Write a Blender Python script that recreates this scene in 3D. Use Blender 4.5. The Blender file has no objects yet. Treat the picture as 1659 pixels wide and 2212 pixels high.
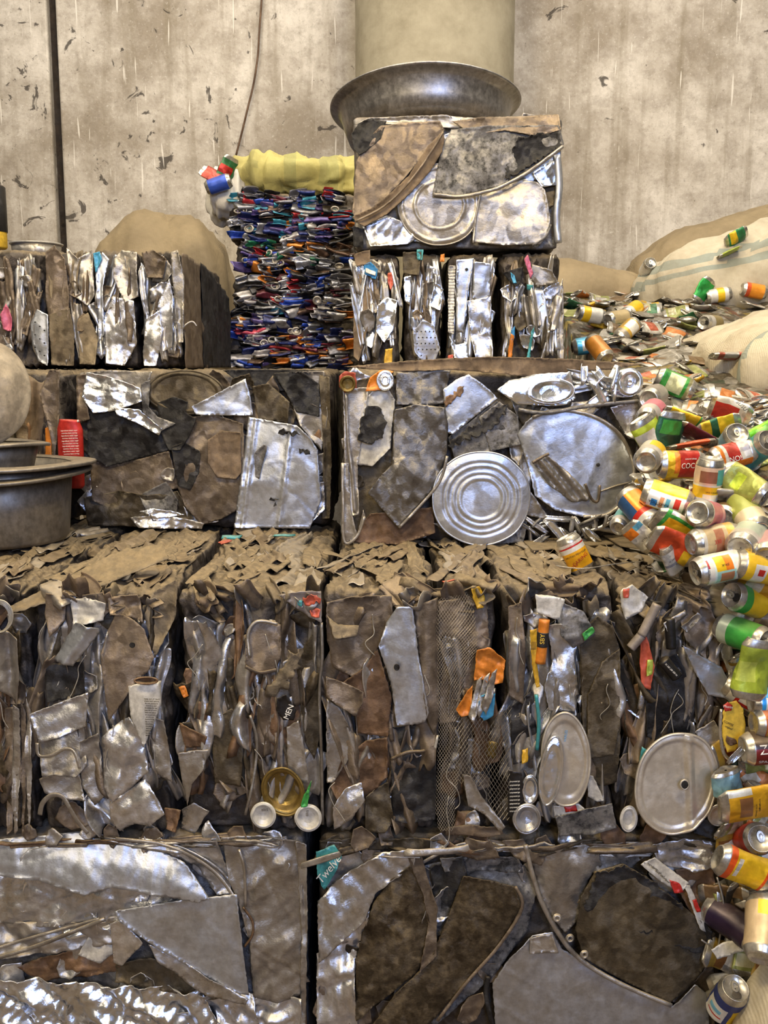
import bpy, math, random
import numpy as np
from mathutils import Vector, Matrix
from mathutils.geometry import delaunay_2d_cdt
PI = math.pi
C = bpy.context.scene.collection
# ------------------------------------------------------------------ camera
EYE = 1.70
F = 2100.0
TH = math.atan((1106 - 790) / F)
cam = bpy.data.cameras.new('camera'); cam.sensor_fit = 'HORIZONTAL'; cam.sensor_width = 36
cam.lens = 36 * F / 1659; cam.clip_start = .05; cam.clip_end = 60
co = bpy.data.objects.new('camera', cam); C.objects.link(co)
co.location = (0, 0, EYE); co.rotation_euler = (PI / 2 - TH, 0, 0)
bpy.context.scene.camera = co
# ------------------------------------------------------------------ light
sc = bpy.context.scene
sc.view_settings.view_transform = 'Standard'; sc.view_settings.look = 'None'
sc.view_settings.gamma = 1; sc.view_settings.use_curve_mapping = False
sc.view_settings.exposure = 0.0
w = bpy.data.worlds.new('warehouse_air'); sc.world = w; w.use_nodes = True
wt = w.node_tree; bg = wt.nodes['Background']
# the dim hall around: warm gloom, pale roof light overhead, made-up random bright patches for contrast in reflections
wc = wt.nodes.new('ShaderNodeTexCoord'); wsep = wt.nodes.new('ShaderNodeSeparateXYZ'); wt.links.new(wc.outputs['Generated'], wsep.inputs[0])
def wramp(src, stops):
    r = wt.nodes.new('ShaderNodeValToRGB'); e = r.color_ramp.elements
    while len(e) < len(stops): e.new(.5)
    for q, (p, c) in zip(e, stops): q.position = p; q.color = (*c, 1)
    wt.links.new(src, r.inputs[0]); return r.outputs[0]
wz = wramp(wsep.outputs[2], [(0, (.07, .06, .05)), (.12, (.17, .15, .12)), (.4, (.24, .22, .19)), (.75, (.62, .56, .45))])
wn = wt.nodes.new('ShaderNodeTexNoise'); wn.inputs['Scale'].default_value = 3.2; wn.inputs['Detail'].default_value = 2; wt.links.new(wc.outputs['Generated'], wn.inputs['Vector'])
wb = wramp(wn.outputs[0], [(.38, (.35, .35, .35)), (.62, (1.8, 1.75, 1.65))])
wm_ = wt.nodes.new('ShaderNodeMix'); wm_.data_type = 'RGBA'; wm_.blend_type = 'MULTIPLY'; wm_.inputs[0].default_value = 1
wt.links.new(wz, wm_.inputs[6]); wt.links.new(wb, wm_.inputs[7]); wt.links.new(wm_.outputs[2], bg.inputs[0])
bg.inputs[1].default_value = 1.0
def area(name, loc, tgt, sx, sy, col, power):
    l = bpy.data.lights.new(name, 'AREA'); l.shape = 'RECTANGLE'; l.size = sx; l.size_y = sy
    l.color = col; l.energy = power
    o = bpy.data.objects.new(name, l); C.objects.link(o); o.location = loc
    o.rotation_euler = (Vector(tgt) - Vector(loc)).to_track_quat('-Z', 'Y').to_euler()
    return o
area('daylight_door', (1.0, -3.4, 3.3), (.4, 3, 1.5), 1.4, 2.2, (.38, .53, 1.0), 190)
area('roof_lamp', (-1.1, .75, 4.3), (-.5, 2.4, .8), .7, .5, (1.0, .80, .48), 118)
area('roof_lamp', (.9, .85, 4.4), (.7, 2.4, .8), .7, .5, (1.0, .82, .52), 106)
area('roof_lamp', (1.9, 2.4, 4.9), (1.4, 3.4, 1.4), .9, .6, (1.0, .94, .82), 40)
area('roof_lamp', (-1.9, 2.3, 4.9), (-1.2, 3.4, 1.4), .9, .6, (1.0, .94, .82), 40)
area('wall_wash', (.2, 3.7, 5.6), (.2, 6.0, 2.2), 4.5, .8, (1.0, .93, .85), 190)  # added area light to wash the back wall, no fixture seen
area('front_fill', (-1.5, -1.6, 2.6), (0, 2.3, .6), 1.4, .6, (1.0, .84, .58), 46)  # unseen warm fill added in front of the bales
sc.cycles.max_bounces = 6; sc.cycles.diffuse_bounces = 2; sc.cycles.glossy_bounces = 3; sc.cycles.adaptive_threshold = .04
# ------------------------------------------------------------------ helpers
def P(px, py, d):
    """point of the vertical plane at distance d that the photograph shows at (px, py)"""
    a = (px - 829.5) / F; v = (1106 - py) / F
    y = math.cos(TH) + math.sin(TH) * v; z = -math.sin(TH) + math.cos(TH) * v
    t = d / y
    return np.array([a * t, d, EYE + z * t])
def PZ(px, py, z):
    a = (px - 829.5) / F; v = (1106 - py) / F
    y = math.cos(TH) + math.sin(TH) * v; zz = -math.sin(TH) + math.cos(TH) * v
    t = (z - EYE) / zz
    return np.array([a * t, y * t, z])
def pts(s):
    return [tuple(float(k) for k in q.split(',')) for q in s.split()]
def srgb(h):
    h = h.lstrip('#'); c = [int(h[i:i + 2], 16) / 255 for i in (0, 2, 4)]
    return tuple(k / 12.92 if k <= .04045 else ((k + .055) / 1.055) ** 2.4 for k in c)
def hsh(i, j, k, s):
    n = (i * 374761393 + j * 668265263 + k * 2147483647 + s * 974711) & 0x7fffffff
    n = ((n ^ (n >> 13)) * 1274126177) & 0x7fffffff
    n = n ^ (n >> 16)
    return (n & 0xffff) / 65535.0
def vnoise(p, seed=0):
    p = np.asarray(p, float)
    i = np.floor(p).astype(np.int64); f = p - i; f = f * f * (3 - 2 * f)
    r = 0
    for a in (0, 1):
        for b in (0, 1):
            for c in (0, 1):
                wgt = (f[:, 0] if a else 1 - f[:, 0]) * (f[:, 1] if b else 1 - f[:, 1]) * (f[:, 2] if c else 1 - f[:, 2])
                r = r + wgt * hsh(i[:, 0] + a, i[:, 1] + b, i[:, 2] + c, seed)
    return r * 2 - 1
def tri(x):
    return 2 * np.abs(2 * (x - np.floor(x + .5))) - 1
def crumple(p, f, seed, n=4, aniso=None):
    """sharp creased facets: sum of folded triangle waves in random directions, gently warped"""
    rg = np.random.RandomState(seed % 100003)
    p = np.asarray(p, float)
    q = p + .35 / f * np.stack([vnoise(p * f * .7, seed + k) for k in range(3)], 1)
    h = np.zeros(len(p)); g = 1.0; tot = 0
    for o in range(n):
        dr = rg.normal(size=3)
        if aniso is not None: dr = dr * np.array(aniso)
        dr /= np.linalg.norm(dr) + 1e-9
        fo = f * (1.65 ** o) * rg.uniform(.8, 1.2) * .5
        h += g * tri(q @ dr * fo + rg.rand()); tot += g
        g *= .66
    return h / tot
SUB = {'lettering', 'punched_hole', 'drilled_hole', 'lid_hole', 'hole_rim', 'paint_patch', 'printed_patch', 'rust_patch', 'tar_patch', 'burnt_patch', 'soot_patch', 'soot_mark', 'red_label', 'printed_bean', 'tube_band', 'can_rim'}
LAST = {}
def mesh_obj(name, V, Fc, mat, parent=None, smooth=True, col=None, midx=None):
    me = bpy.data.meshes.new(name)
    V = np.asarray(V, float)
    if parent is not None and parent.type == 'EMPTY' and name in SUB and parent.name in LAST: parent = LAST[parent.name]   # print and holes belong to the piece they are on
    k = parent
    while k is not None: V = V - np.array(k.location); k = k.parent
    me.from_pydata([tuple(v) for v in V], [], [tuple(int(k) for k in f) for f in Fc])
    mats = mat if isinstance(mat, (list, tuple)) else [mat]
    for m in mats: me.materials.append(m)
    if smooth: me.polygons.foreach_set('use_smooth', [True] * len(me.polygons))
    if midx is not None: me.polygons.foreach_set('material_index', list(midx))
    if col is not None:
        a = me.color_attributes.new('Col', 'FLOAT_COLOR', 'CORNER')
        cc = np.ones((len(me.loops), 4))
        k = 0
        for f, c in zip(Fc, col):
            cc[k:k + len(f), :3] = c; k += len(f)
        a.data.foreach_set('color', cc.ravel())
    me.update()
    o = bpy.data.objects.new(name, me); C.objects.link(o)
    if parent is not None:
        o.parent = parent
        if parent.type == 'EMPTY': LAST[parent.name] = o
    return o
def solid(o, t=.0015, off=-1):
    m = o.modifiers.new('thickness', 'SOLIDIFY'); m.thickness = t; m.offset = off
    return o
def thing(name, label, cat, loc, group=None):
    o = bpy.data.objects.new(name, None); C.objects.link(o); o.empty_display_size = .05
    o.location = tuple(float(k) for k in loc); o['label'] = label; o['category'] = cat
    if group: o['group'] = group
    return o
def tag(o, label, cat, group=None, kind=None):
    o['label'] = label; o['category'] = cat
    if group: o['group'] = group
    if kind: o['kind'] = kind
    return o
def grid_faces(nu, nv, wrap=False):
    f = []
    for i in range(nu - 1):
        for j in range(nv - (0 if wrap else 1)):
            j2 = (j + 1) % nv
            f.append((i * nv + j, i * nv + j2, (i + 1) * nv + j2, (i + 1) * nv + j))
    return f
# ------------------------------------------------------------------ materials
def nn(nt, t, **k):
    n = nt.nodes.new(t)
    for a, b in k.items():
        if hasattr(n, a): setattr(n, a, b)
        else: n.inputs[a].default_value = b
    return n
def ramp(nt, src, stops):
    r = nt.nodes.new('ShaderNodeValToRGB'); e = r.color_ramp.elements
    while len(e) < len(stops): e.new(.5)
    for q, (p, c) in zip(e, stops):
        q.position = p; q.color = (c, c, c, 1) if isinstance(c, (int, float)) else (*c, 1)
    nt.links.new(src, r.inputs[0]); return r.outputs[0]
def mixc(nt, fac, a, b, mode='MIX'):
    m = nt.nodes.new('ShaderNodeMix'); m.data_type = 'RGBA'; m.blend_type = mode
    for idx, v in ((0, fac), (6, a), (7, b)):
        if isinstance(v, (int, float)): m.inputs[idx].default_value = v
        elif isinstance(v, tuple): m.inputs[idx].default_value = (*v[:3], 1)
        else: nt.links.new(v, m.inputs[idx])
    return m.outputs[2]
def math_(nt, op, a, b=None, c=None):
    m = nt.nodes.new('ShaderNodeMath'); m.operation = op
    for i, v in enumerate((a, b, c)):
        if v is None: continue
        if isinstance(v, (int, float)): m.inputs[i].default_value = v
        else: nt.links.new(v, m.inputs[i])
    return m.outputs[0]
def base_mat(name):
    m = bpy.data.materials.new(name); m.use_nodes = True
    nt = m.node_tree
    return m, nt, nt.nodes['Principled BSDF'], nt.nodes.new('ShaderNodeTexCoord').outputs['Object']
DUST = srgb('#7b6b50')
def metal(name, col, rough=.34, metallic=.85, dirt=.35, dirtcol='#2a2119', bump=.35, bscale=38, dust=.8, var=.25, attr=False, warp=1.0, spots=.2, facet=None, mott=1.0):
    if facet is None: facet = bump * 1.1
    m, nt, b, oc = base_mat(name)
    L = nt.links.new
    inf = nt.nodes.new('ShaderNodeObjectInfo')
    shift = nt.nodes.new('ShaderNodeVectorMath'); shift.operation = 'ADD'
    sv = nt.nodes.new('ShaderNodeVectorMath'); sv.operation = 'SCALE'
    cr = nt.nodes.new('ShaderNodeCombineXYZ'); L(inf.outputs['Random'], cr.inputs[0]); L(inf.outputs['Random'], cr.inputs[1])
    L(cr.outputs[0], sv.inputs[0]); sv.inputs['Scale'].default_value = 37
    L(oc, shift.inputs[0]); L(sv.outputs[0], shift.inputs[1]); v = shift.outputs[0]
    n1 = nn(nt, 'ShaderNodeTexNoise', Scale=9.0, Detail=8.0, Roughness=.65); L(v, n1.inputs['Vector'])
    n2 = nn(nt, 'ShaderNodeTexNoise', Scale=55.0, Detail=6.0, Roughness=.7); L(v, n2.inputs['Vector'])
    n3 = nn(nt, 'ShaderNodeTexNoise', Scale=180.0, Detail=3.0); L(v, n3.inputs['Vector'])
    if attr == 'cells':
        hv = nn(nt, 'ShaderNodeTexVoronoi', Scale=26.0); hw = nt.nodes.new('ShaderNodeVectorMath'); hw.operation = 'MULTIPLY_ADD'
        L(n1.outputs[1], hw.inputs[0]); hw.inputs[1].default_value = (.06, .06, .06); L(oc, hw.inputs[2]); L(hw.outputs[0], hv.inputs['Vector'])
        hs_ = nt.nodes.new('ShaderNodeSeparateXYZ'); L(hv.outputs['Color'], hs_.inputs[0])
        cells = ['#5c5748', '#8a8578', '#3a3a2e', '#2f4a38', '#a08a3c', '#6b5d44', '#9a958a', '#4a4236', '#75402c', '#b8b09a']
        hr = nt.nodes.new('ShaderNodeValToRGB'); hr.color_ramp.interpolation = 'CONSTANT'; e_ = hr.color_ramp.elements
        while len(e_) < len(cells): e_.new(.5)
        for q_, (i_, h_) in zip(e_, enumerate(cells)): q_.position = i_ / len(cells); q_.color = (*srgb(h_), 1)
        L(hs_.outputs[0], hr.inputs[0]); base = hr.outputs[0]
    elif attr:
        at = nt.nodes.new('ShaderNodeVertexColor'); at.layer_name = 'Col'; base = at.outputs[0]
    else:
        base = tuple(col)
        k = math_(nt, 'MULTIPLY_ADD', inf.outputs['Random'], 2 * var, 1 - var)
        hs = nt.nodes.new('ShaderNodeHueSaturation'); hs.inputs['Color'].default_value = (*base, 1); L(k, hs.inputs['Value'])
        base = hs.outputs[0]
    d1 = ramp(nt, n1.outputs[0], [(.5 - .16 * dirt / .35 - .02, 0.0), (.72, 1.0)])
    d2 = ramp(nt, n2.outputs[0], [(.42, 0.0), (.68, 1.0)])
    dm = math_(nt, 'MULTIPLY', math_(nt, 'ADD', math_(nt, 'MULTIPLY', d1, .75), math_(nt, 'MULTIPLY', d2, spots)), min(1, dirt * 2.0))
    dm = math_(nt, 'MINIMUM', dm, .95)
    c = mixc(nt, dm, base, srgb(dirtcol))
    geo = nt.nodes.new('ShaderNodeNewGeometry'); sx = nt.nodes.new('ShaderNodeSeparateXYZ'); L(geo.outputs['Normal'], sx.inputs[0])
    up = ramp(nt, sx.outputs[2], [(.38, 0.0), (.85, 1.0)])
    um = math_(nt, 'MULTIPLY', math_(nt, 'MULTIPLY', up, dust), ramp(nt, n2.outputs[0], [(.25, .55), (.6, 1.0)]))
    dustc = mixc(nt, n1.outputs[0], tuple(k * .7 for k in DUST), tuple(k * 1.25 for k in DUST))
    c = mixc(nt, um, c, dustc)
    # scuffs and grime: mottled wear and fine streaks
    m3 = nt.nodes.new('ShaderNodeMapping'); m3.inputs['Scale'].default_value = (2.2, 2.2, 1.0); L(v, m3.inputs[0])
    n5 = nn(nt, 'ShaderNodeTexNoise', Scale=16.0, Detail=6.0, Roughness=.7); L(m3.outputs[0], n5.inputs['Vector'])
    mo = math_(nt, 'MULTIPLY', ramp(nt, n2.outputs[0], [(.3, 1 - .45 * mott), (.7, 1.0)]), ramp(nt, n5.outputs[0], [(.38, 1 - .3 * mott), (.62, 1.0)]))
    c = mixc(nt, 1.0, c, mixc(nt, mo, (0.0, 0.0, 0.0), (1.25, 1.25, 1.25)), 'MULTIPLY')
    L(c, b.inputs['Base Color'])
    cover = math_(nt, 'MAXIMUM', dm, um)
    L(math_(nt, 'MULTIPLY', math_(nt, 'SUBTRACT', 1.0, math_(nt, 'MULTIPLY', cover, .85)), metallic), b.inputs['Metallic'])
    L(math_(nt, 'ADD', math_(nt, 'MULTIPLY_ADD', n2.outputs[0], .18, rough - .09), math_(nt, 'MULTIPLY', cover, .4)), b.inputs['Roughness'])
    # crumpled facets: every cell of a warped pattern leans its own way
    wv = nn(nt, 'ShaderNodeTexNoise', Scale=11.0, Detail=3.0); L(v, wv.inputs['Vector'])
    wm = nt.nodes.new('ShaderNodeVectorMath'); wm.operation = 'MULTIPLY_ADD'; L(wv.outputs[1], wm.inputs[0]); wm.inputs[1].default_value = (.07 * warp,) * 3; L(v, wm.inputs[2])
    nrm = geo.outputs['Normal']
    for sc_, k_ in ((bscale * .5, 1.0), (bscale * 1.5, 1.0)):
        vo = nn(nt, 'ShaderNodeTexVoronoi', Scale=float(sc_)); vo.feature = 'SMOOTH_F1'; vo.inputs['Smoothness'].default_value = .45; L(wm.outputs[0], vo.inputs['Vector'])
        sb = nt.nodes.new('ShaderNodeVectorMath'); sb.operation = 'MULTIPLY_ADD'; L(vo.outputs['Color'], sb.inputs[0])
        q = facet * k_; sb.inputs[1].default_value = (q, q, q); sb.inputs[2].default_value = (-q / 2,) * 3
        ad = nt.nodes.new('ShaderNodeVectorMath'); ad.operation = 'ADD'; L(nrm, ad.inputs[0]); L(sb.outputs[0], ad.inputs[1]); nrm = ad.outputs[0]
    no = nt.nodes.new('ShaderNodeVectorMath'); no.operation = 'NORMALIZE'; L(nrm, no.inputs[0])
    hh = math_(nt, 'ADD', math_(nt, 'MULTIPLY', n2.outputs[0], .8), math_(nt, 'MULTIPLY', n3.outputs[0], .25))
    bp = nt.nodes.new('ShaderNodeBump'); bp.inputs['Strength'].default_value = bump; bp.inputs['Distance'].default_value = .0065
    L(hh, bp.inputs['Height']); L(no.outputs[0], bp.inputs['Normal']); L(bp.outputs[0], b.inputs['Normal'])
    return m
M = {}
M['alu'] = metal('aluminium', srgb('#c9c8c8'), .27, .95, .18, '#3b3026', .3, 26, .5, .18, mott=.7)
M['bright'] = metal('bright_aluminium', srgb('#dcdfe4'), .19, .97, .08, '#4a4034', .3, 24, .4, .12, mott=.4)
M['blue'] = metal('pale_aluminium', srgb('#b3b6bc'), .36, .9, .14, '#3a3432', .16, 16, .4, .08, mott=.5)
M['dull'] = metal('dull_aluminium', srgb('#a19b92'), .36, .85, .22, '#2e251b', .3, 26, .7, .25, mott=.5)
M['grey'] = metal('dark_grey_metal', srgb('#6f6b66'), .34, .85, .25, '#211c17', .34, 30, .5, .12, mott=.6)
M['brown'] = metal('grimy_metal', srgb('#857664'), .4, .7, .38, '#261b12', .35, 30, .7, .28, mott=.7)
M['dark'] = metal('sooty_metal', srgb('#60543f'), .4, .6, .45, '#151210', .4, 30, .5, .3)
M['black'] = metal('burnt_metal', srgb('#343130'), .42, .5, .5, '#0d0c0b', .45, 34, .4, .3, spots=.5)
M['soot'] = metal('soot_stained_metal', srgb('#aaa6a1'), .34, .8, .62, '#0e0c0b', .3, 26, .4, .1, spots=.6)
M['rust'] = metal('rusty_metal', srgb('#84664a'), .45, .55, .45, '#2b1a0e', .35, 34, .6, .25)
M['wood'] = metal('dusty_brown_sheet', srgb('#75634e'), .6, .3, .35, '#4a3a28', .3, 30, .8, .2)
M['dusty'] = metal('dust_covered_metal', srgb('#83755d'), .62, .25, .3, '#44372a', .4, 34, .9, .3)
M['body'] = metal('pressed_scrap', srgb('#5b5249'), .42, .65, .45, '#15110d', .6, 34, .9, .1)  # dark colour stands in for shade in the gaps between pieces
M['bodyl'] = metal('pressed_pale_scrap', srgb('#8d8882'), .38, .8, .35, '#1d1814', .55, 30, .8, .1)
M['crust'] = metal('crusted_sooty_metal', srgb('#352b1d'), .46, .5, .3, '#64563d', .45, 30, .45, .2, spots=.45)
M['lidm'] = metal('pale_lid_metal', srgb('#c0b9ac'), .32, .75, .22, '#5a4d3c', .16, 12, .4, .08, mott=.4)
M['white'] = metal('white_enamel', srgb('#cfcbc0'), .42, .3, .16, '#55483a', .15, 14, .4, .08)
M['gold'] = metal('gold_lacquer', srgb('#8a733c'), .3, .8, .2, '#3a2c14', .2, 22, .4, .1)
M['can'] = metal('printed_can', (1, 1, 1), .34, .35, .13, '#4b4030', .07, 22, .25, 0, attr=True, facet=.1, mott=.5)
M['canx'] = metal('crushed_printed_can', (1, 1, 1), .36, .4, .24, '#2c241b', .16, 42, .3, 0, attr=True, facet=.42, mott=.7)
M['heap'] = metal('heaped_cans', (1, 1, 1), .36, .5, .35, '#1d1812', .6, 30, .3, 0, attr='cells')
M['canend'] = metal('can_end', srgb('#c9c4b8'), .26, .9, .14, '#5b4c38', .06, 14, .3, .12)
M['pot'] = metal('pot_aluminium', srgb('#8a8378'), .42, .75, .2, '#4a443d', .06, 12, .6, .05)
M['basin'] = metal('dark_basin_steel', srgb('#a19e9b'), .36, .92, .15, '#2a2420', .07, 9, .35, .05)
def plain(name, hexc, rough=.5, metallic=0.0, bump=.1, dirt=.15, bscale=30):
    return metal(name, srgb(hexc), rough, metallic, dirt, '#3a2e20', bump, bscale, .35, .04)
for k, h in dict(red='#b3261e', orange='#d9822b', yellow='#d9a92e', teal='#3f8f92', sky='#4aa0c8', cobalt='#2a4fb0', green='#3f9a46', pinkp='#c0627a', blackp='#1b1a1a', paint='#9a8f84', coral='#c2583f', lime='#a7b84a').items():
    M[k] = plain('paint_' + k, h, .4, .25)
M['beige'] = metal('dull_beige_metal', srgb('#a59a88'), .5, .5, .3, '#5a4c3a', .2, 16, .5, .05)
M['wire'] = plain('wire', '#b9b3a6', .4, .6)
M['ink'] = plain('ink_black', '#161414', .6, 0, .02, .05)
M['inkred'] = plain('ink_red', '#b02a1c', .6, 0, .02, .05)
M['inkwhite'] = plain('ink_white', '#e6e2d8', .6, 0, .02, .05)
M['inkblue'] = plain('ink_blue', '#2d7fb8', .6, 0, .02, .05)
M['inkgold'] = plain('ink_gold', '#e0b838', .6, 0, .02, .05)
def cloth(name, col, col2, weave=420, stripe=None, bump=.35, dirtc='#6b5a3c', dirt=.4):
    m, nt, b, oc = base_mat(name); L = nt.links.new
    n1 = nn(nt, 'ShaderNodeTexNoise', Scale=4.0, Detail=8.0, Roughness=.65); L(oc, n1.inputs['Vector'])
    n2 = nn(nt, 'ShaderNodeTexNoise', Scale=34.0, Detail=5.0); L(oc, n2.inputs['Vector'])
    c = mixc(nt, n2.outputs[0], srgb(col), srgb(col2))
    if stripe:
        at = nt.nodes.new('ShaderNodeVertexColor'); at.layer_name = 'Col'
        c = mixc(nt, 1.0, c, at.outputs[0], 'MULTIPLY')
    d = math_(nt, 'MULTIPLY', ramp(nt, n1.outputs[0], [(.42, 0.0), (.7, 1.0)]), dirt)
    c = mixc(nt, d, c, srgb(dirtc)); L(c, b.inputs['Base Color']); b.inputs['Roughness'].default_value = .8
    wa = nn(nt, 'ShaderNodeTexWave', Scale=float(weave) / 6, Distortion=.6); L(oc, wa.inputs['Vector'])
    bp = nt.nodes.new('ShaderNodeBump'); bp.inputs['Strength'].default_value = bump; bp.inputs['Distance'].default_value = .01
    L(math_(nt, 'ADD', math_(nt, 'MULTIPLY', wa.outputs[1], .12), n2.outputs[0]), bp.inputs['Height']); L(bp.outputs[0], b.inputs['Normal'])
    return m
M['sack'] = cloth('woven_sack', '#a3987f', '#b9af98', stripe=True)
M['sackbrown'] = cloth('brown_sack', '#7d6d50', '#8e7d5e', dirt=.5, dirtc='#5c4e36', stripe=True)
M['sackyellow'] = cloth('yellow_sack', '#958c4c', '#aba263', dirt=.6, dirtc='#74683c', stripe=True)
M['sackwhite'] = cloth('white_bag', '#b5b0a6', '#cac5ba', dirt=.3, stripe=True)
# ------------------------------------------------------------------ the building
def wall_mat():
    m, nt, b, oc = base_mat('stained_concrete'); L = nt.links.new
    mp = nt.nodes.new('ShaderNodeMapping'); mp.inputs['Scale'].default_value = (1, 1, .07); L(oc, mp.inputs[0])
    n1 = nn(nt, 'ShaderNodeTexNoise', Scale=1.6, Detail=9.0, Roughness=.68); L(oc, n1.inputs['Vector'])
    n2 = nn(nt, 'ShaderNodeTexNoise', Scale=11.0, Detail=9.0, Roughness=.72); L(oc, n2.inputs['Vector'])
    n3 = nn(nt, 'ShaderNodeTexNoise', Scale=9.0, Detail=6.0, Roughness=.6); L(mp.outputs[0], n3.inputs['Vector'])
    n4 = nn(nt, 'ShaderNodeTexNoise', Scale=60.0, Detail=6.0, Roughness=.7); L(oc, n4.inputs['Vector'])
    c = mixc(nt, ramp(nt, n1.outputs[0], [(.36, 0.0), (.62, 1.0)]), srgb('#897e6d'), srgb('#c6beb0'))
    c = mixc(nt, math_(nt, 'MULTIPLY', ramp(nt, n2.outputs[0], [(.46, 0.0), (.68, 1.0)]), .6), c, srgb('#786d5e'))
    c = mixc(nt, math_(nt, 'MULTIPLY', ramp(nt, n3.outputs[0], [(.5, 0.0), (.72, 1.0)]), .7), c, srgb('#71654f'))
    c = mixc(nt, math_(nt, 'MULTIPLY', ramp(nt, n4.outputs[0], [(.57, 0.0), (.72, 1.0)]), .45), c, srgb('#dfd9ce'))
    c = mixc(nt, math_(nt, 'MULTIPLY', ramp(nt, n4.outputs[0], [(.32, 1.0), (.43, 0.0)]), .5), c, srgb('#655a4a'))
    # chipped black spots, denser low on the left bays
    sp = nn(nt, 'ShaderNodeTexNoise', Scale=7.5, Detail=5.0, Roughness=.62, Distortion=1.2); L(oc, sp.inputs['Vector'])
    sep = nt.nodes.new('ShaderNodeSeparateXYZ'); L(oc, sep.inputs[0])
    left = ramp(nt, math_(nt, 'MULTIPLY_ADD', sep.outputs[0], -.25, .1), [(.0, .0), (.75, .085)])
    spm = ramp(nt, math_(nt, 'ADD', sp.outputs[0], left), [(.675, 0.0), (.71, 1.0)])
    c = mixc(nt, math_(nt, 'MULTIPLY', spm, .85), c, srgb('#2c241c'))
    # pale scratches
    for sd, rot in ((2.1, .35), (5.3, .9), (7.7, -.7), (9.2, 1.35)):
        m2 = nt.nodes.new('ShaderNodeMapping'); m2.inputs['Rotation'].default_value = (0, rot, 0); m2.inputs['Location'].default_value = (sd, sd, sd)
        m2.inputs['Scale'].default_value = (26, 1, 1.5); L(oc, m2.inputs[0])
        ns = nn(nt, 'ShaderNodeTexNoise', Scale=1.7, Detail=1.0, Roughness=.4, Distortion=.5); L(m2.outputs[0], ns.inputs['Vector'])
        s = ramp(nt, ns.outputs[0], [(.76, 0.0), (.785, .6)])
        c = mixc(nt, s, c, srgb('#ddd6c8'))
    L(c, b.inputs['Base Color']); b.inputs['Roughness'].default_value = .85
    bp = nt.nodes.new('ShaderNodeBump'); bp.inputs['Strength'].default_value = .4; bp.inputs['Distance'].default_value = .02
    L(n2.outputs[0], bp.inputs['Height']); L(bp.outputs[0], b.inputs['Normal'])
    return m
M['wall'] = wall_mat()
M['joint'] = plain('dark_joint', '#241c15', .8, 0, .5, .4)
M['pillar'] = cloth('pillar_paint', '#8b826c', '#989079', dirt=.8, dirtc='#695f48', bump=.15)
M['floorm'] = cloth('dirty_floor', '#5a4c3a', '#6d5d47', dirt=.6, dirtc='#2e251a')
def box(name, x0, x1, y0, y1, z0, z1, mat, parent=None, bev=0):
    V = [(x, y, z) for x in (x0, x1) for y in (y0, y1) for z in (z0, z1)]
    Fc = [(0, 1, 3, 2), (4, 6, 7, 5), (0, 4, 5, 1), (2, 3, 7, 6), (0, 2, 6, 4), (1, 5, 7, 3)]
    o = mesh_obj(name, V, Fc, mat, parent, False)
    if bev:
        b = o.modifiers.new('bevel', 'BEVEL'); b.width = bev; b.segments = 2
    return o
WY = 6.0
def struct(o):
    o['kind'] = 'structure'; return o
struct(box('floor', -6, 6, -6, 6.4, -.1, 0, M['floorm']))
jx1, jx2 = -1.93, 2.37
struct(box('wall_back', -6, jx1 - .026, WY, WY + .25, 0, 5.6, M['wall'], None, .012))
struct(box('wall_back', jx1 + .026, jx2 - .02, WY, WY + .25, 0, 5.6, M['wall'], None, .012))
struct(box('wall_back', jx2 + .02, 6, WY, WY + .25, 0, 5.6, M['wall'], None, .012))
struct(box('trim_1', jx1 - .026, jx1 + .026, WY + .06, WY + .25, 0, 5.6, M['joint']))
struct(box('trim_2', jx2 - .02, jx2 + .02, WY + .06, WY + .25, 0, 5.6, M['joint']))
def lathe(name, prof, mat, parent=None, n=48, loc=(0, 0, 0), rot=None, deform=None, smooth=True, close=False):
    V = []
    for r, z in prof:
        for k in range(n):
            a = 2 * PI * k / n; V.append((r * math.cos(a), r * math.sin(a), z))
    V = np.array(V)
    if deform: V = deform(V)
    if rot is not None: V = V @ np.array(rot.to_3x3()).T
    V = V + np.array(loc)
    Fc = [tuple(reversed(f)) for f in grid_faces(len(prof), n, True)]
    if close:
        Fc.append(tuple(range((len(prof) - 1) * n, len(prof) * n)))
    return mesh_obj(name, V, Fc, mat, parent, smooth)
pc = P(937, 500, 5.46)
struct(lathe('pillar', [(.425, z) for z in np.linspace(0, 5.6, 12)], M['pillar'], None, 64, (pc[0], 5.53, 0)))
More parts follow.
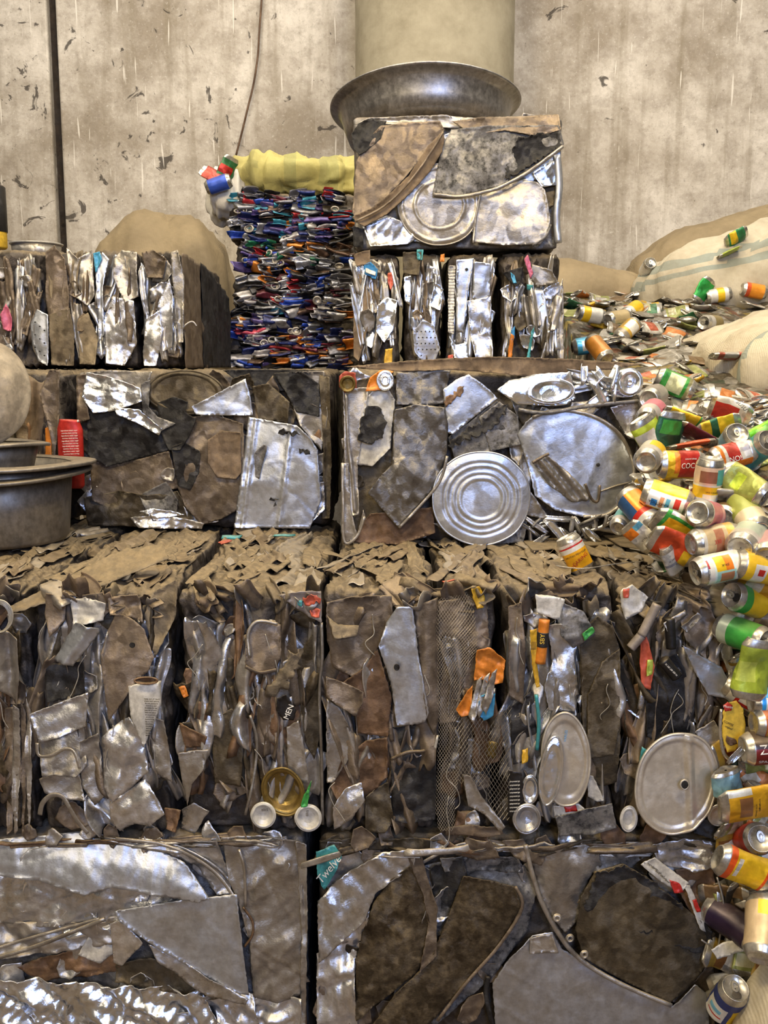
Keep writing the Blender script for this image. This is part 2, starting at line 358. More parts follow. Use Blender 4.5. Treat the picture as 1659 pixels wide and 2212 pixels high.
# ------------------------------------------------------------------ scrap pieces
def bale_body(parent, x0, x1, y0, y1, z0, z1, axis, seed, mat, res=.012, amp=.010, layer=.022, r=.03, cr=.008, deep=None, shape=None):
    """pressed block with rounded edges; the sheets lie stacked along the given axis"""
    def lin(a, b, s): return np.linspace(a, b, max(3, int(round((b - a) / s)) + 1))
    xs, zs = lin(x0, x1, res), lin(z0, z1, res)
    fy = min(y1, y0 + (deep or .6))
    ys = lin(y0, fy, res * 1.2)
    if y1 > fy + .01: ys = np.concatenate([ys, lin(fy, y1, .1)[1:]])
    nx, ny, nz = len(xs), len(ys), len(zs)
    idx = -np.ones((nx, ny, nz), int)
    I, J, K = np.meshgrid(np.arange(nx), np.arange(ny), np.arange(nz), indexing='ij')
    s = (I == 0) | (I == nx - 1) | (J == 0) | (J == ny - 1) | (K == 0) | (K == nz - 1)
    idx[s] = np.arange(s.sum())
    p = np.stack([xs[I[s]], ys[J[s]], zs[K[s]]], 1)
    lo = np.array([x0 + r, y0 + r, z0 + r]); hi = np.array([x1 - r, y1 - r, z1 - r])
    q = np.clip(p, lo, hi); n = p - q; n /= np.linalg.norm(n, axis=1)[:, None] + 1e-9
    a = 'xyz'.index(axis)
    warp = vnoise(p * 5, seed) * .035 + vnoise(p * 14, seed + 1) * .012
    h = amp * tri((p[:, a] + warp) / layer) * (.5 + .5 * vnoise(p * 8, seed + 2))
    h = h + cr * crumple(p, 11, seed + 3, 4)
    p2 = q + n * (r + h - .006)[:, None]
    if shape is not None: p2 = shape(p2)
    Fc = []
    def quads(A, flip):
        for f in np.stack([A[:-1, :-1], A[:-1, 1:], A[1:, 1:], A[1:, :-1]], -1).reshape(-1, 4):
            Fc.append(tuple(f[::-1]) if flip else tuple(f))
    quads(idx[0], True); quads(idx[-1], False); quads(idx[:, 0], False); quads(idx[:, -1], True); quads(idx[:, :, 0], True); quads(idx[:, :, -1], False)
    Fc = [f[::-1] for f in Fc]
    return mesh_obj('bale_body', p2, Fc, mat, parent, True)
def sheet(parent, name, mat, s, d, out=8, amp=3.5, f=14, res=.006, jag=.5, curl=5, bulge=0, fn=None, seed=None, label=None, t=.0016, hem=1.8, tilt=(0, 0), n=5, aniso=None):
    """torn sheet of metal lying against the plane at distance d; outline in photograph pixels, lengths in millimetres"""
    pp = pts(s) if isinstance(s, str) else s
    q = np.array([P(a, b, d - out / 1000) for a, b in pp])[:, [0, 2]]
    seed = seed if seed is not None else int(abs(q.sum()) * 99991) % 99991
    rg = np.random.RandomState(seed)
    bd = []
    for i in range(len(q)):
        a, b = q[i], q[(i + 1) % len(q)]
        m = max(1, int(np.linalg.norm(b - a) / res))
        nrm = np.array([b[1] - a[1], a[0] - b[0]]); nrm = nrm / (np.linalg.norm(nrm) + 1e-9)
        for k in range(m):
            u = k / m
            bd.append(a + (b - a) * u + nrm * (math.sin(u * PI) * .0 + rg.normal() * .0011 * jag))
    bd = np.array(bd)
    lo, hi = bd.min(0), bd.max(0)
    gx, gz = np.meshgrid(np.arange(lo[0] + res / 2, hi[0], res), np.arange(lo[1] + res / 2, hi[1], res))
    g = np.stack([gx.ravel(), gz.ravel()], 1) + rg.uniform(-.22, .22, (gx.size, 2)) * res
    # inside test and distance to the rim
    x, z = g[:, 0][:, None], g[:, 1][:, None]
    a, b = bd, np.roll(bd, -1, 0)
    cr = ((a[:, 1] > z) != (b[:, 1] > z)) & (x < (b[:, 0] - a[:, 0]) * (z - a[:, 1]) / (b[:, 1] - a[:, 1] + 1e-12) + a[:, 0])
    ins = cr.sum(1) % 2 == 1
    g = g[ins]
    dist = np.sqrt(((g[:, None, :] - bd[None]) ** 2).sum(2)).min(1) if len(g) else np.zeros(0)
    g = g[dist > res * .45]; dist = dist[dist > res * .45]
    nb = len(bd)
    allv = np.concatenate([bd, g]); dd = np.concatenate([np.zeros(nb), dist])
    vo, _, fo, ov, _, _ = delaunay_2d_cdt([Vector(k) for k in allv], [], [list(range(nb))], 1, 1e-6)
    V2 = np.array([tuple(k) for k in vo])
    src = np.array([k[0] if len(k) else 0 for k in ov]); dd = dd[src]
    c = q.mean(0)
    p3 = np.stack([V2[:, 0], np.full(len(V2), d), V2[:, 1]], 1)
    y = d - out / 1000 - amp * 1.35 / 1000 * crumple(p3, f, seed, n, aniso)
    ext = float(np.hypot(*(hi - lo)))
    for _ in range(0 if amp < 1.6 else int(2 + ext * 14)):   # long sharp creases
        ca = rg.rand() * PI; cd = rg.uniform(-.35, .35) * ext; wd = rg.uniform(.004, .012)
        ln = (V2[:, 0] - c[0]) * math.cos(ca) + (V2[:, 1] - c[1]) * math.sin(ca) - cd + .02 * vnoise(p3 * 7, seed + _)
        al = (V2[:, 1] - c[1]) * math.cos(ca) - (V2[:, 0] - c[0]) * math.sin(ca) - rg.uniform(-.3, .3) * ext
        y -= rg.choice((-1, 1)) * amp * .55 / 1000 * np.exp(-np.abs(ln) / wd) * np.exp(-(al / (.3 * ext)) ** 2)
    if bulge: y -= bulge / 1000 * (1 - np.exp(-dd / .03))
    if hem and amp > 1.2: y -= hem / 1000 * np.exp(-(dd / .0045) ** 2)
    if curl: y -= curl * 1.5 / 1000 * np.exp(-dd / .005) * (vnoise(p3 * 16, seed + 5) + .25)
    y += (V2[:, 0] - c[0]) * tilt[0] + (V2[:, 1] - c[1]) * tilt[1]
    if fn is not None: y = y - fn(V2[:, 0], V2[:, 1]) / 1000
    p3[:, 1] = y
    A = V2[[k[0] for k in fo]]; B = V2[[k[1] for k in fo]]; D = V2[[k[2] for k in fo]]
    ar = (B[:, 0] - A[:, 0]) * (D[:, 1] - A[:, 1]) - (B[:, 1] - A[:, 1]) * (D[:, 0] - A[:, 0])
    fo = [tuple(k) if s_ > 0 else tuple(reversed(k)) for k, s_ in zip(fo, ar)]
    o = mesh_obj(name, p3, fo, mat, parent)
    solid(o, t)
    if label: o['label'] = label
    return o
def frame(px, py, d):
    return P(px, py, d)
def strip(parent, name, mat, c, Ln, W, ang, seed, fold=.25, cr=.003, yaw=0, pitch=0, nu=None, nv=None, t=.0014, nrm='y', label=None, bend=0, taper=.5):
    """crushed ribbon of metal: centre c, length, width, lean of its long side from the vertical (deg)"""
    rg = np.random.RandomState(seed % 99991)
    nu = nu or max(6, int(Ln / .011)); nv = nv or max(6, int(W / .005))
    u = np.linspace(-.5, .5, nu)[:, None] * np.ones((1, nv)); v = np.ones((nu, 1)) * np.linspace(-.5, .5, nv)[None]
    e = 1 - taper * np.abs(2 * u) ** rg.uniform(3, 9) * rg.uniform(.2, .8)
    k1 = np.stack([u.ravel() * Ln * 14, np.full(u.size, seed * .37 % 50), np.zeros(u.size)], 1)
    wl = (.85 + .3 * vnoise(k1, seed)).reshape(u.shape); cx = (vnoise(k1 * .6, seed + 9) * W * .25).reshape(u.shape)
    X = v * W * e * wl + cx
    endr = vnoise(np.stack([v.ravel() * W * 60, np.zeros(v.size), np.sign(u.ravel())], 1), seed + 2).reshape(u.shape)
    Z = u * Ln + np.sign(u) * (np.abs(2 * u) > .97) * endr * .012
    kf = rg.uniform(.6, 1.7); ph = rg.rand()
    base = np.stack([X.ravel(), np.zeros(X.size), Z.ravel()], 1)
    Y = -fold * W * .5 * tri(v * kf + ph + .25 * vnoise(base * 9, seed + 4).reshape(u.shape)) - cr * crumple(base + seed % 17, 20, seed, 4).reshape(u.shape) + bend * (2 * u) ** 2
    V = np.stack([X.ravel(), Y.ravel(), Z.ravel()], 1)
    R = Matrix.Rotation(math.radians(ang), 3, 'Y') @ Matrix.Rotation(math.radians(pitch), 3, 'X') @ Matrix.Rotation(math.radians(yaw), 3, 'Z')
    if nrm == 'z': R = Matrix.Rotation(math.radians(-90), 3, 'X') @ R
    V = V @ np.array(R).T + np.array(c)
    o = mesh_obj(name, V, [f[::-1] for f in grid_faces(nu, nv)], mat, parent)
    solid(o, t)
    if label: o['label'] = label
    return o
def tube(parent, name, mat, path, r, n=8, label=None, flat=1.0, cyc=False):
    """bar or wire along a list of 3D points"""
    Pn = [Vector(k) for k in path]
    # resample smoothly
    out = []
    m = len(Pn)
    for i in range(m - (0 if cyc else 1)):
        p0, p1, p2, p3 = Pn[(i - 1) % m if cyc else max(i - 1, 0)], Pn[i], Pn[(i + 1) % m], Pn[(i + 2) % m if cyc else min(i + 2, m - 1)]
        for k in range(5):
            s = k / 5
            out.append(.5 * ((2 * p1) + (p2 - p0) * s + (2 * p0 - 5 * p1 + 4 * p2 - p3) * s * s + (3 * p1 - p0 - 3 * p2 + p3) * s ** 3))
    if not cyc: out.append(Pn[-1])
    V = []
    L_ = len(out); up = Vector((.13, 1, .21)).normalized()
    for i, p in enumerate(out):
        tg = (out[(i + 1) % L_ if cyc else min(i + 1, L_ - 1)] - out[i - 1 if cyc else max(i - 1, 0)]).normalized()
        s1 = tg.cross(up).normalized(); s2 = s1.cross(tg)
        for k in range(n):
            a = 2 * PI * k / n; V.append(tuple(p + s1 * (r * math.cos(a)) + s2 * (r * flat * math.sin(a))))
    Fc = grid_faces(L_, n, True)
    if cyc:
        for j in range(n): Fc.append(((L_ - 1) * n + j, (L_ - 1) * n + (j + 1) % n, (j + 1) % n, j))
    else:
        Fc += [tuple(range(n))[::-1], tuple(range((L_ - 1) * n, L_ * n))]
    o = mesh_obj(name, V, Fc, mat, parent)
    if label: o['label'] = label
    return o
def ptube(parent, name, mat, s, d, out, r, **k):
    if r > .0042: r *= .72; k.setdefault('flat', .6)
    return tube(parent, name, mat, [P(a, b, d - out / 1000) for a, b in pts(s)], r, **k)
def rim_from(parent, name, mat, s, d, out, r, **k):
    return ptube(parent, name, mat, s, d, out, r, **k)
def lid(parent, name, mat, cx, cy, rx, ry, d, out=10, prof=None, amp=2.5, f=9, tilt=(0, 0), seed=1, ang=0, rim=3, label=None, hole=0, fold=None, dome=0, squash=None):
    """round pressed lid or pan base facing the viewer; prof: list of (radius share, height mm) rings"""
    c = P(cx, cy, d - out / 1000); sx = abs(P(cx + rx, cy, d)[0] - P(cx, cy, d)[0]); sz = abs(P(cx, cy - ry, d)[2] - P(cx, cy, d)[2])
    rr = np.concatenate([np.linspace(max(hole, .02), 1, 40)])
    pr = prof or [(0, 0), (.86, 0), (.9, 2), (1, 0)]
    hh = np.interp(rr, [a for a, b in pr], [b for a, b in pr])
    n = 72; a = np.arange(n) * 2 * PI / n
    R, A = np.meshgrid(rr, a, indexing='ij'); H = np.repeat(hh[:, None], n, 1)
    k = np.stack([np.cos(A).ravel() * 1.3, np.sin(A).ravel() * 1.3, np.full(A.size, seed * 1.7)], 1)
    edge = 1 + .035 * vnoise(k * 1.4, seed).reshape(R.shape)
    x = R * np.cos(A) * sx * edge; z = R * np.sin(A) * sz * edge
    ca, sa = math.cos(ang), math.sin(ang); x, z = x * ca - z * sa, x * sa + z * ca
    p = np.stack([x.ravel() + c[0], np.full(x.size, d), z.ravel() + c[2]], 1)
    y = d - out / 1000 - H.ravel() / 1000 - amp / 1000 * crumple(p, f, seed, 3) + x.ravel() * tilt[0] + z.ravel() * tilt[1] - dome / 1000 * (1 - R.ravel() ** 2)
    if fold is not None: y = y - fold(x.ravel(), z.ravel()) / 1000
    p[:, 1] = y
    Fc = [tuple(f_) for f_ in grid_faces(40, n, True)]
    if not hole: Fc.append(tuple(range(n))[::-1])
    o = mesh_obj(name, p, Fc, mat, parent); solid(o, .002)
    if rim and name not in SUB:
        tube(o, name + '_rim', mat, [tuple(p[39 * n + j] + np.array([0, -.001, 0])) for j in range(0, n, 3)], rim / 1000, 8, cyc=True)
    if label: o['label'] = label
    return o
RINGS = [(0, 0), (.40, 0), (.43, 3), (.47, 3), (.5, 0), (.54, 0), (.57, 3), (.61, 0), (.68, 0), (.71, 3), (.75, 0), (.79, -1), (.82, 2), (.9, 0), (1, -3)]
def text_mesh(body, size):
    cu = bpy.data.curves.new('t', 'FONT'); cu.body = body; cu.size = size; cu.align_x = 'CENTER'; cu.align_y = 'CENTER'; cu.resolution_u = 3
    o = bpy.data.objects.new('t', cu); C.objects.link(o)
    dg = bpy.context.evaluated_depsgraph_get(); dg.update()
    me = bpy.data.meshes.new_from_object(o.evaluated_get(dg))
    V = np.array([tuple(v.co) for v in me.vertices]); Fc = [tuple(p.vertices) for p in me.polygons]
    bpy.data.objects.remove(o); bpy.data.curves.remove(cu); bpy.data.meshes.remove(me)
    return V, Fc
def flat_text(parent, body, mat, px, py, d, size_px, ang=0, name='lettering', shear=0, label=None, sx=1):
    c = P(px, py, d); u = abs(P(px + 100, py, d)[0] - c[0]) / 100
    V, Fc = text_mesh(body, size_px * u)
    a = math.radians(ang); x, y = V[:, 0] * sx + shear * V[:, 1], V[:, 1]
    X = x * math.cos(a) - y * math.sin(a); Z = x * math.sin(a) + y * math.cos(a)
    o = mesh_obj(name, np.stack([c[0] + X, np.full(len(X), d), c[2] + Z], 1), Fc, mat, parent, False)
    solid(o, .0006)
    return o
PAL = {'s': ['alu', 'bright', 'blue', 'dull', 'alu', 'bright'], 'm': ['alu', 'dull', 'brown', 'dull', 'dark', 'alu', 'blue'], 'd': ['brown', 'dark', 'dull', 'brown', 'crust', 'rust', 'dull', 'alu'],
       't': ['dusty', 'dusty', 'wood', 'dull', 'brown'], 'k': ['alu', 'dull', 'brown', 'dull', 'blue', 'dull', 'brown'], 'n': ['blue', 'alu', 'dull', 'dull', 'bright', 'brown', 'dull']}
def fill_strips(parent, n, x0, x1, z0, z1, d, pal, seed, vertical=True, L=(.10, .32), W=(.028, .085), out=(-.008, .030), lean=13, cr=(.004, .009), fold=(.2, .6), yaw=28, name='scrap_strip', y0=None):
    rg = random.Random(seed); os_ = []
    for i in range(n):
        Ln = rg.uniform(*L); Wd = rg.uniform(*W)
        if vertical:
            Ln = min(Ln, (z1 - z0) * .95); hx, hz = Wd / 2, Ln / 2
        else:
            Ln = min(Ln, (x1 - x0) * .9); hx, hz = Ln / 2, Wd / 2
        # spread over a jittered lattice so nothing stays bare
        cx = rg.uniform(x0 + hx * .7, x1 - hx * .7) if x1 - x0 > 2 * hx * .7 else (x0 + x1) / 2
        cz = rg.uniform(z0 + hz, z1 - hz)
        ang = rg.gauss(0, lean) + (0 if vertical else 90)
        o = strip(parent, name, M[rg.choice(PAL[pal]) if isinstance(pal, str) else rg.choice(pal)], (cx, d - rg.uniform(*out), cz), Ln, Wd, ang, rg.randrange(99999), rg.uniform(*fold), rg.uniform(*cr), rg.uniform(-yaw, yaw), rg.uniform(-6, 6), bend=rg.uniform(-.006, .01))
        os_.append(o)
    return os_
def top_flakes(parent, n, x0, x1, y0, y1, z, seed, L=(.12, .38), W=(.03, .10), pal='t', lean=12, name='dusty_flake'):
    rg = random.Random(seed)
    for i in range(n):
        Ln, Wd = rg.uniform(*L), rg.uniform(*W)
        yy = y0 + Ln / 2 + (y1 - y0 - Ln) * rg.random() ** 1.3
        c = (rg.uniform(x0 + Wd / 2, x1 - Wd / 2), yy, z + rg.uniform(-.010, .003))
        strip(parent, name, M[rg.choice(PAL[pal])], c, Ln, Wd, rg.gauss(0, lean), rg.randrange(99999), rg.uniform(.08, .32), rg.uniform(.002, .006), rg.uniform(-7, 7), rg.uniform(-2, 2), nrm='z')
def patches(parent, n, x0, y0, x1, y1, d, pal, seed, r=(18, 50), out=(0, 10), amp=(4, 8), f=(12, 20), name='crumpled_scrap'):
    """small crumpled pieces filling the gaps, spread over a rectangle of the face"""
    rg = random.Random(seed); m = PAL[pal] if isinstance(pal, str) else pal
    cols = max(1, int(round(math.sqrt(n * (x1 - x0) / (y1 - y0))))); rows = max(1, -(-n // cols))
    for k in range(n):
        R = rg.uniform(*r); i, j = k % cols, k // cols
        cx = x0 + (x1 - x0) * (i + rg.random()) / cols; cy = y0 + (y1 - y0) * (j + rg.random()) / rows
        cx = min(max(cx, x0 + R * .8), x1 - R * .8); cy = min(max(cy, y0 + R * .8), y1 - R * .8)
        mm = rg.randint(5, 8); a0 = rg.random() * 6; st = rg.uniform(.55, 1.0); th = rg.random() * 3
        q = []
        for v in range(mm):
            a = a0 + 2 * PI * v / mm + rg.uniform(-.3, .3); rr = R * rg.uniform(.7, 1.1)
            ex, ey = rr * math.cos(a), rr * math.sin(a) * st
            q.append((cx + ex * math.cos(th) - ey * math.sin(th), cy + ex * math.sin(th) + ey * math.cos(th)))
        sheet(parent, name, M[rg.choice(m)], q, d, rg.uniform(*out), rg.uniform(*amp), rg.uniform(*f), curl=7, n=5, seed=rg.randrange(99999), tilt=(rg.uniform(-.12, .12), rg.uniform(-.12, .12)))
# ------------------------------------------------------------------ levels and planes
D1 = 2.2                                   # front of the two lowest rows
ZM = float(P(800, 1272, D1)[2])            # top of the middle row
ZL = float(P(800, 1806, D1)[2])            # top of the lowest row
DL = float(PZ(440, 1143, ZM)[1]); DR = float(PZ(1000, 1176, ZM)[1])
ZU = EYE - .012                            # top of the upper row, just under the eye
DK = 3.45; DT = 3.36
def X(px, d, py=1200): return float(P(px, py, d)[0])
def Zp(py, d): return float(P(830, py, d)[2])
def bale(label, x0, x1, d, d1, z0, z1, axis, seed, mat='body', group='pressed scrap bales', **k):
    t = thing('metal_bale', label, 'scrap bale', ((x0 + x1) / 2, (d + d1) / 2, z0), group)
    bale_body(t, x0, x1, d + .012, d1, z0, z1, axis, seed, M[mat], **k)
    return t
# ================================================================== lowest row
d = D1
A1 = bale('large pale crumpled-sheet bale lowest at bottom left with bluish sheen', X(-330, d, 2000), X(664, d, 2000), d, 3.2, .0, ZL - .003, 'y', 11, 'bodyl', amp=.004, layer=.05, cr=.010, res=.013)
S = lambda par, mat, s, **k: sheet(par, k.pop('name', 'scrap_sheet'), M[mat], s, k.pop('d', D1), **k)
S(A1, 'alu', '-60,1900 0,1867 187,1923 247,1906 434,1936 480,1960 380,1990 250,1990 90,2000 -60,1990', out=8, amp=8.7, f=13, curl=6)
S(A1, 'blue', '-80,1826 0,1819 174,1806 312,1828 399,1862 456,1932 434,1940 247,1910 187,1926 90,1900 -80,1880', out=18, amp=5, f=9, bulge=8, curl=3, tilt=(0, .28), label='bluish-lit smooth sheet')
S(A1, 'alu', '312,1816 470,1812 492,1880 500,1925 470,1930 420,1868', out=9, amp=7.25, f=16)
ptube(A1, 'rim_strip', M['dull'], '250,1812 340,1822 410,1848 470,1890 512,1948', D1, 22, .007, flat=.6)
ptube(A1, 'rim_strip', M['alu'], '300,1812 370,1824 430,1850 480,1885 514,1930', D1, 14, .006, flat=.6)
S(A1, 'dull', '477,1810 560,1806 651,1819 655,2000 651,2145 600,2165 547,2153 540,2030 521,1962 497,1900', out=13, amp=8.7, f=11, curl=5)
ptube(A1, 'rim_strip', M['dull'], '516,1835 528,1880 530,1958', D1, 22, .005)
S(A1, 'dull', '-60,1985 100,1990 228,1992 235,1980 330,1985 300,2030 180,2050 60,2060 -60,2070', out=6, amp=10.15, f=17)
S(A1, 'blue', '247,1967 310,1958 386,1945 512,1932 524,2040 538,2150 500,2140 434,2101 375,2065 321,2032 262,1990', out=26, amp=3.19, f=5, curl=3, bulge=3)
S(A1, 'alu', '240,1992 262,1985 310,2035 262,2090 245,2080', out=24, amp=4.35, f=10)
S(A1, 'rust', '40,2085 110,2060 180,2050 250,2030 262,2095 180,2110 90,2118', out=2, amp=10.15, f=18)
S(A1, 'white', '200,2010 235,1998 245,2060 215,2085 170,2060', out=10, amp=5.8, f=11, label='pale enamel scrap')
ptube(A1, 'bent_bar', M['dull'], '-60,2085 60,2050 140,2020 226,1985', D1, 26, .008, flat=.6)
ptube(A1, 'bent_bar', M['dull'], '-60,2065 70,2025 160,2000 215,1985', D1, 20, .006, flat=.6)
S(A1, 'dark', '250,2085 330,2070 440,2110 500,2150 430,2160 330,2135 250,2120', out=9, amp=8.7, f=17)
S(A1, 'alu', '321,2040 380,2066 440,2104 538,2160 530,2172 450,2150 400,2118 340,2075', out=30, amp=4.35, f=13)
S(A1, 'bright', '-60,2112 100,2118 260,2127 434,2140 477,2212 490,2290 -60,2290', out=16, amp=18.85, f=19, curl=8, res=.006, n=5)
S(A1, 'alu', '430,2145 548,2150 560,2215 560,2290 490,2290 470,2200', out=12, amp=15.95, f=16, curl=6)
S(A1, 'alu', '548,2158 651,2148 655,2290 560,2290', out=14, amp=17.4, f=19, curl=6, n=5)
ptube(A1, 'bent_bar', M['rust'], '655,1830 660,1950 655,2080 660,2230', D1, 4, .006)
S(A1, 'dull', '640,1815 662,1822 664,2000 660,2220 648,2220 652,2000', out=20, amp=5.8, f=13)
ptube(A1, 'ring', M['rust'], '525,1960 545,1990 545,2020 528,2045', D1, 22, .003)

A2 = bale('large sooty bale of flattened pans lowest at bottom right with teal can in its corner', X(684, d, 2000), X(1548, d, 2000), d, 3.2, .0, ZL - .003, 'y', 12, 'body', amp=.004, layer=.05, cr=.010, res=.013)
S(A2, 'dark', '690,1815 820,1808 1000,1812 1010,1840 900,1850 830,1835 700,1845', out=4, amp=8.7, f=18)
S(A2, 'soot', '900,1880 1000,1845 1110,1850 1160,1900 1140,2010 1060,2110 940,2212 850,2150', out=3, amp=8.7, f=10)
S(A2, 'alu', '686,1946 730,1900 824,1841 886,1829 896,1850 892,1872 850,1900 812,1927 787,1983 740,2030 689,2080', out=20, amp=8.7, f=13, bulge=6)
S(A2, 'alu', '684,2060 740,2020 800,1965 770,2070 765,2120 772,2212 800,2290 684,2290', out=12, amp=15.95, f=16, curl=8, n=5)
S(A2, 'teal', '683,1838 722,1826 738,1850 712,1905 700,1921 686,1890', out=24, amp=5.8, f=23, name='crushed_can', label='teal crushed can')
flat_text(A2, 'Twelve', M['inkwhite'], 711, 1878, D1 - .033, 25, 52, shear=.25)
S(A2, 'brown', '880,1850 910,1845 925,1900 945,1960 942,2060 905,2100 925,2000 915,1930', out=26, amp=5.8, f=13)
S(A2, 'crust', '769,2075 785,2010 806,1952 845,1900 886,1866 905,1890 916,1934 929,2000 920,2060 900,2100 843,2149 769,2205', out=20, amp=5.8, f=9, bulge=7, curl=4)
S(A2, 'black', '930,1870 1000,1850 1010,1890 960,2010 940,2020', out=8, amp=7.25, f=16)
S(A2, 'crust', '1002,1891 1060,1903 1113,1915 1125,1958 1100,2010 1020,2110 935,2204 900,2230 790,2230 860,2140 929,2075 965,1985', out=25, amp=4.35, f=8, bulge=8, curl=4)
ptube(A2, 'rim_strip', M['brown'], '1113,1915 1128,1960 1080,2040 1010,2120 945,2205', D1, 33, .006)
ptube(A2, 'rim_strip', M['dull'], '905,1868 960,1838 1010,1822 1050,1840', D1, 16, .006, flat=.6)
S(A2, 'soot', '950,1850 1120,1852 1130,1885 1050,1880 960,1880', out=7, amp=7.25, f=16)
S(A2, 'brown', '1010,1812 1060,1815 1080,1850 1030,1860 985,1850', out=26, amp=8.7, f=13)
S(A2, 'dull', '1140,1832 1200,1826 1290,1822 1300,1870 1272,1903 1250,1985 1222,2020 1180,1960 1155,1890', out=16, amp=5.8, f=8, bulge=8)
ptube(A2, 'rim_strip', M['dull'], '1135,1825 1150,1890 1180,1970 1240,2060 1330,2120 1450,2172', D1, 34, .009, flat=.7)
S(A2, 'soot', '1272,1880 1290,1838 1360,1820 1400,1850 1360,1880 1300,1890', out=14, amp=10.15, f=16)
S(A2, 'dark', '1242,2007 1255,1935 1285,1884 1346,1866 1400,1895 1457,1940 1543,2013 1540,2060 1531,2080 1490,2130 1445,2167 1360,2125 1260,2065', out=28, amp=4.35, f=5, bulge=9, curl=3, label='large sooty pan base')
S(A2, 'black', '1262,1960 1285,1886 1346,1868 1400,1897 1457,1942 1540,2012 1535,2060 1480,2050 1400,2010 1320,2000', out=34, amp=3, f=6, jag=3, hem=0, name='soot_patch', label='black soot on the pan base')
S(A2, 'blue', '1064,2124 1100,2070 1150,2020 1193,2013 1215,2050 1260,2075 1360,2130 1451,2173 1500,2124 1531,2149 1531,2290 1076,2290', out=22, amp=3.77, f=5, bulge=4, curl=4)
S(A2, 'dull', '1145,2025 1192,2015 1205,2055 1145,2060', out=29, amp=2.175, f=9)
ptube(A2, 'rim_strip', M['black'], '1055,2110 1050,2150 1065,2220 1080,2290', D1, 18, .009)
S(A2, 'alu', '1405,1822 1480,1812 1548,1818 1550,1865 1500,1880 1420,1862', out=18, amp=13.05, f=19, n=5)
S(A2, 'rust', '1460,1880 1540,1868 1552,1960 1545,2010 1500,1985 1470,1930', out=14, amp=8.7, f=13)
S(A2, 'white', '1383,1866 1414,1852 1488,1907 1468,1930 1430,1905', out=36, amp=2.9, f=11, name='crushed_can', label='white printed can strip with red marks')
for k in range(5): flat_text(A2, ['ingredients', 'net 330 ml', 'keep cool', 'recycle', 'drink'][k], M['ink'], 1410 + k * 8, 1872 + k * 8, D1 - .044, 6, -36)
S(A2, 'red', '1446,1900 1468,1908 1476,1926 1455,1926', out=38, amp=1.45, f=11, name='printed_patch', label='red printed patch')
S(A2, 'white', '1478,1912 1490,1912 1510,1960 1524,2012 1512,2005 1495,1960', out=34, amp=4.35, f=16)
S(A2, 'red', '1496,1945 1504,1942 1514,1968 1505,1970', out=40, amp=1.45, f=16, name='printed_patch', label='red printed patch')
tube(A2, 'loose_wire', M['wire'], [P(a, b, D1 - .05) for a, b in pts('1549,1895 1560,1935 1563,1965 1557,2010 1549,2050 1530,2040 1515,2030')], .0022)
S(A2, 'brown', '1450,2160 1500,2110 1540,2075 1550,2150 1540,2240 1520,2180', out=8, amp=7.25, f=13)
strip(A2, 'metal_strap', M['dull'], P(695, 1858, D1 - .05), .085, .016, 72, 5, .1, .001, 0, taper=.1)
S(A2, 'brown', '1085,1815 1130,1812 1150,1840 1180,1850 1170,1870 1110,1850', out=30, amp=7.25, f=18)
for k, (a, b) in enumerate([(1203, 1982), (1231, 2026), (1262, 2061)]):
    lid(A2, 'rivet_hole', M['dull'], a, b, 8, 8, D1, 44, [(0, 0), (.5, 0), (.7, 4), (1, 0)], amp=0, rim=0, hole=.3)
fill_strips(A2, 18, X(690, d, 1830), X(1540, d, 1830), Zp(1845, d), Zp(1808, d), d, 'd', 5, False, (.08, .2), (.012, .03), (.0, .03), 6)
fill_strips(A1, 16, X(0, d, 1830), X(650, d, 1830), Zp(1830, d), Zp(1800, d), d, 'd', 6, False, (.08, .2), (.008, .02), (.0, .02), 5)

# ================================================================== middle row
def mid(label, a, b, seed, n, pal, mat='body', d1=3.3, zt=0, **k):
    n = min(58, int(n * 1.7) + 8)
    x0, x1 = X(a, D1, 1550), X(b, D1, 1550)
    t = bale(label, x0 + .002, x1 - .002, D1, d1, ZL, ZM + zt, 'x', seed, mat, deep=1.0, amp=.009, cr=.015, res=.009, layer=.034, **k)
    if n: fill_strips(t, n, x0 + .01, x1 - .01, ZL + .012, ZM - .012, D1, pal, seed + 50, out=(-.010, .014), yaw=24)
    if n: patches(t, 14, a + 4, 1300, b - 4, 1795, D1, pal, seed + 70, (20, 48), (-2, 8), (5, 10))
    top_flakes(t, int(10 + 34 * (x1 - x0)), x0 + .01, x1 - .01, D1 + .03, D1 + .85, ZM + zt + .004, seed + 90)
    rw = random.Random(seed + 7)
    for i in range(3):
        xa, za = rw.uniform(x0 + .02, x1 - .02), rw.uniform(ZL + .1, ZM - .05)
        q = [np.array([xa, D1 - .034, za])]
        for k in range(4): q.append(q[-1] + np.array([rw.gauss(0, .012), rw.uniform(-.006, .006), -rw.uniform(.015, .04)]))
        tube(t, 'stray_wire', M['wire'], q, .0011, 6)
    # sheets bent over the front edge
    rg = random.Random(seed)
    for i in range(max(5, int((x1 - x0) / .024))):
        strip(t, 'folded_edge', M[rg.choice(['dusty', 'brown', 'dull', 'wood'])], (rg.uniform(x0 + .02, x1 - .02), D1 + rg.uniform(-.012, .012), ZM + zt - rg.uniform(.0, .045)), rg.uniform(.05, .12), rg.uniform(.03, .07), rg.gauss(0, 25) + rg.choice((0, 90)), rg.randrange(99999), rg.uniform(.2, .6), .004, rg.uniform(-25, 25), rg.uniform(25, 60))
    return t
M1 = mid('bale of dark folded sheets at the left edge of middle row with wire coil', -190, 74, 21, 20, 'd')
S(M1, 'dull', '-30,1350 0,1355 48,1372 50,1460 38,1522 0,1478 -30,1470', out=30, amp=3, f=6, fn=lambda x, z: 40 * np.abs(x - X(20, D1)) * 1000 / 40)
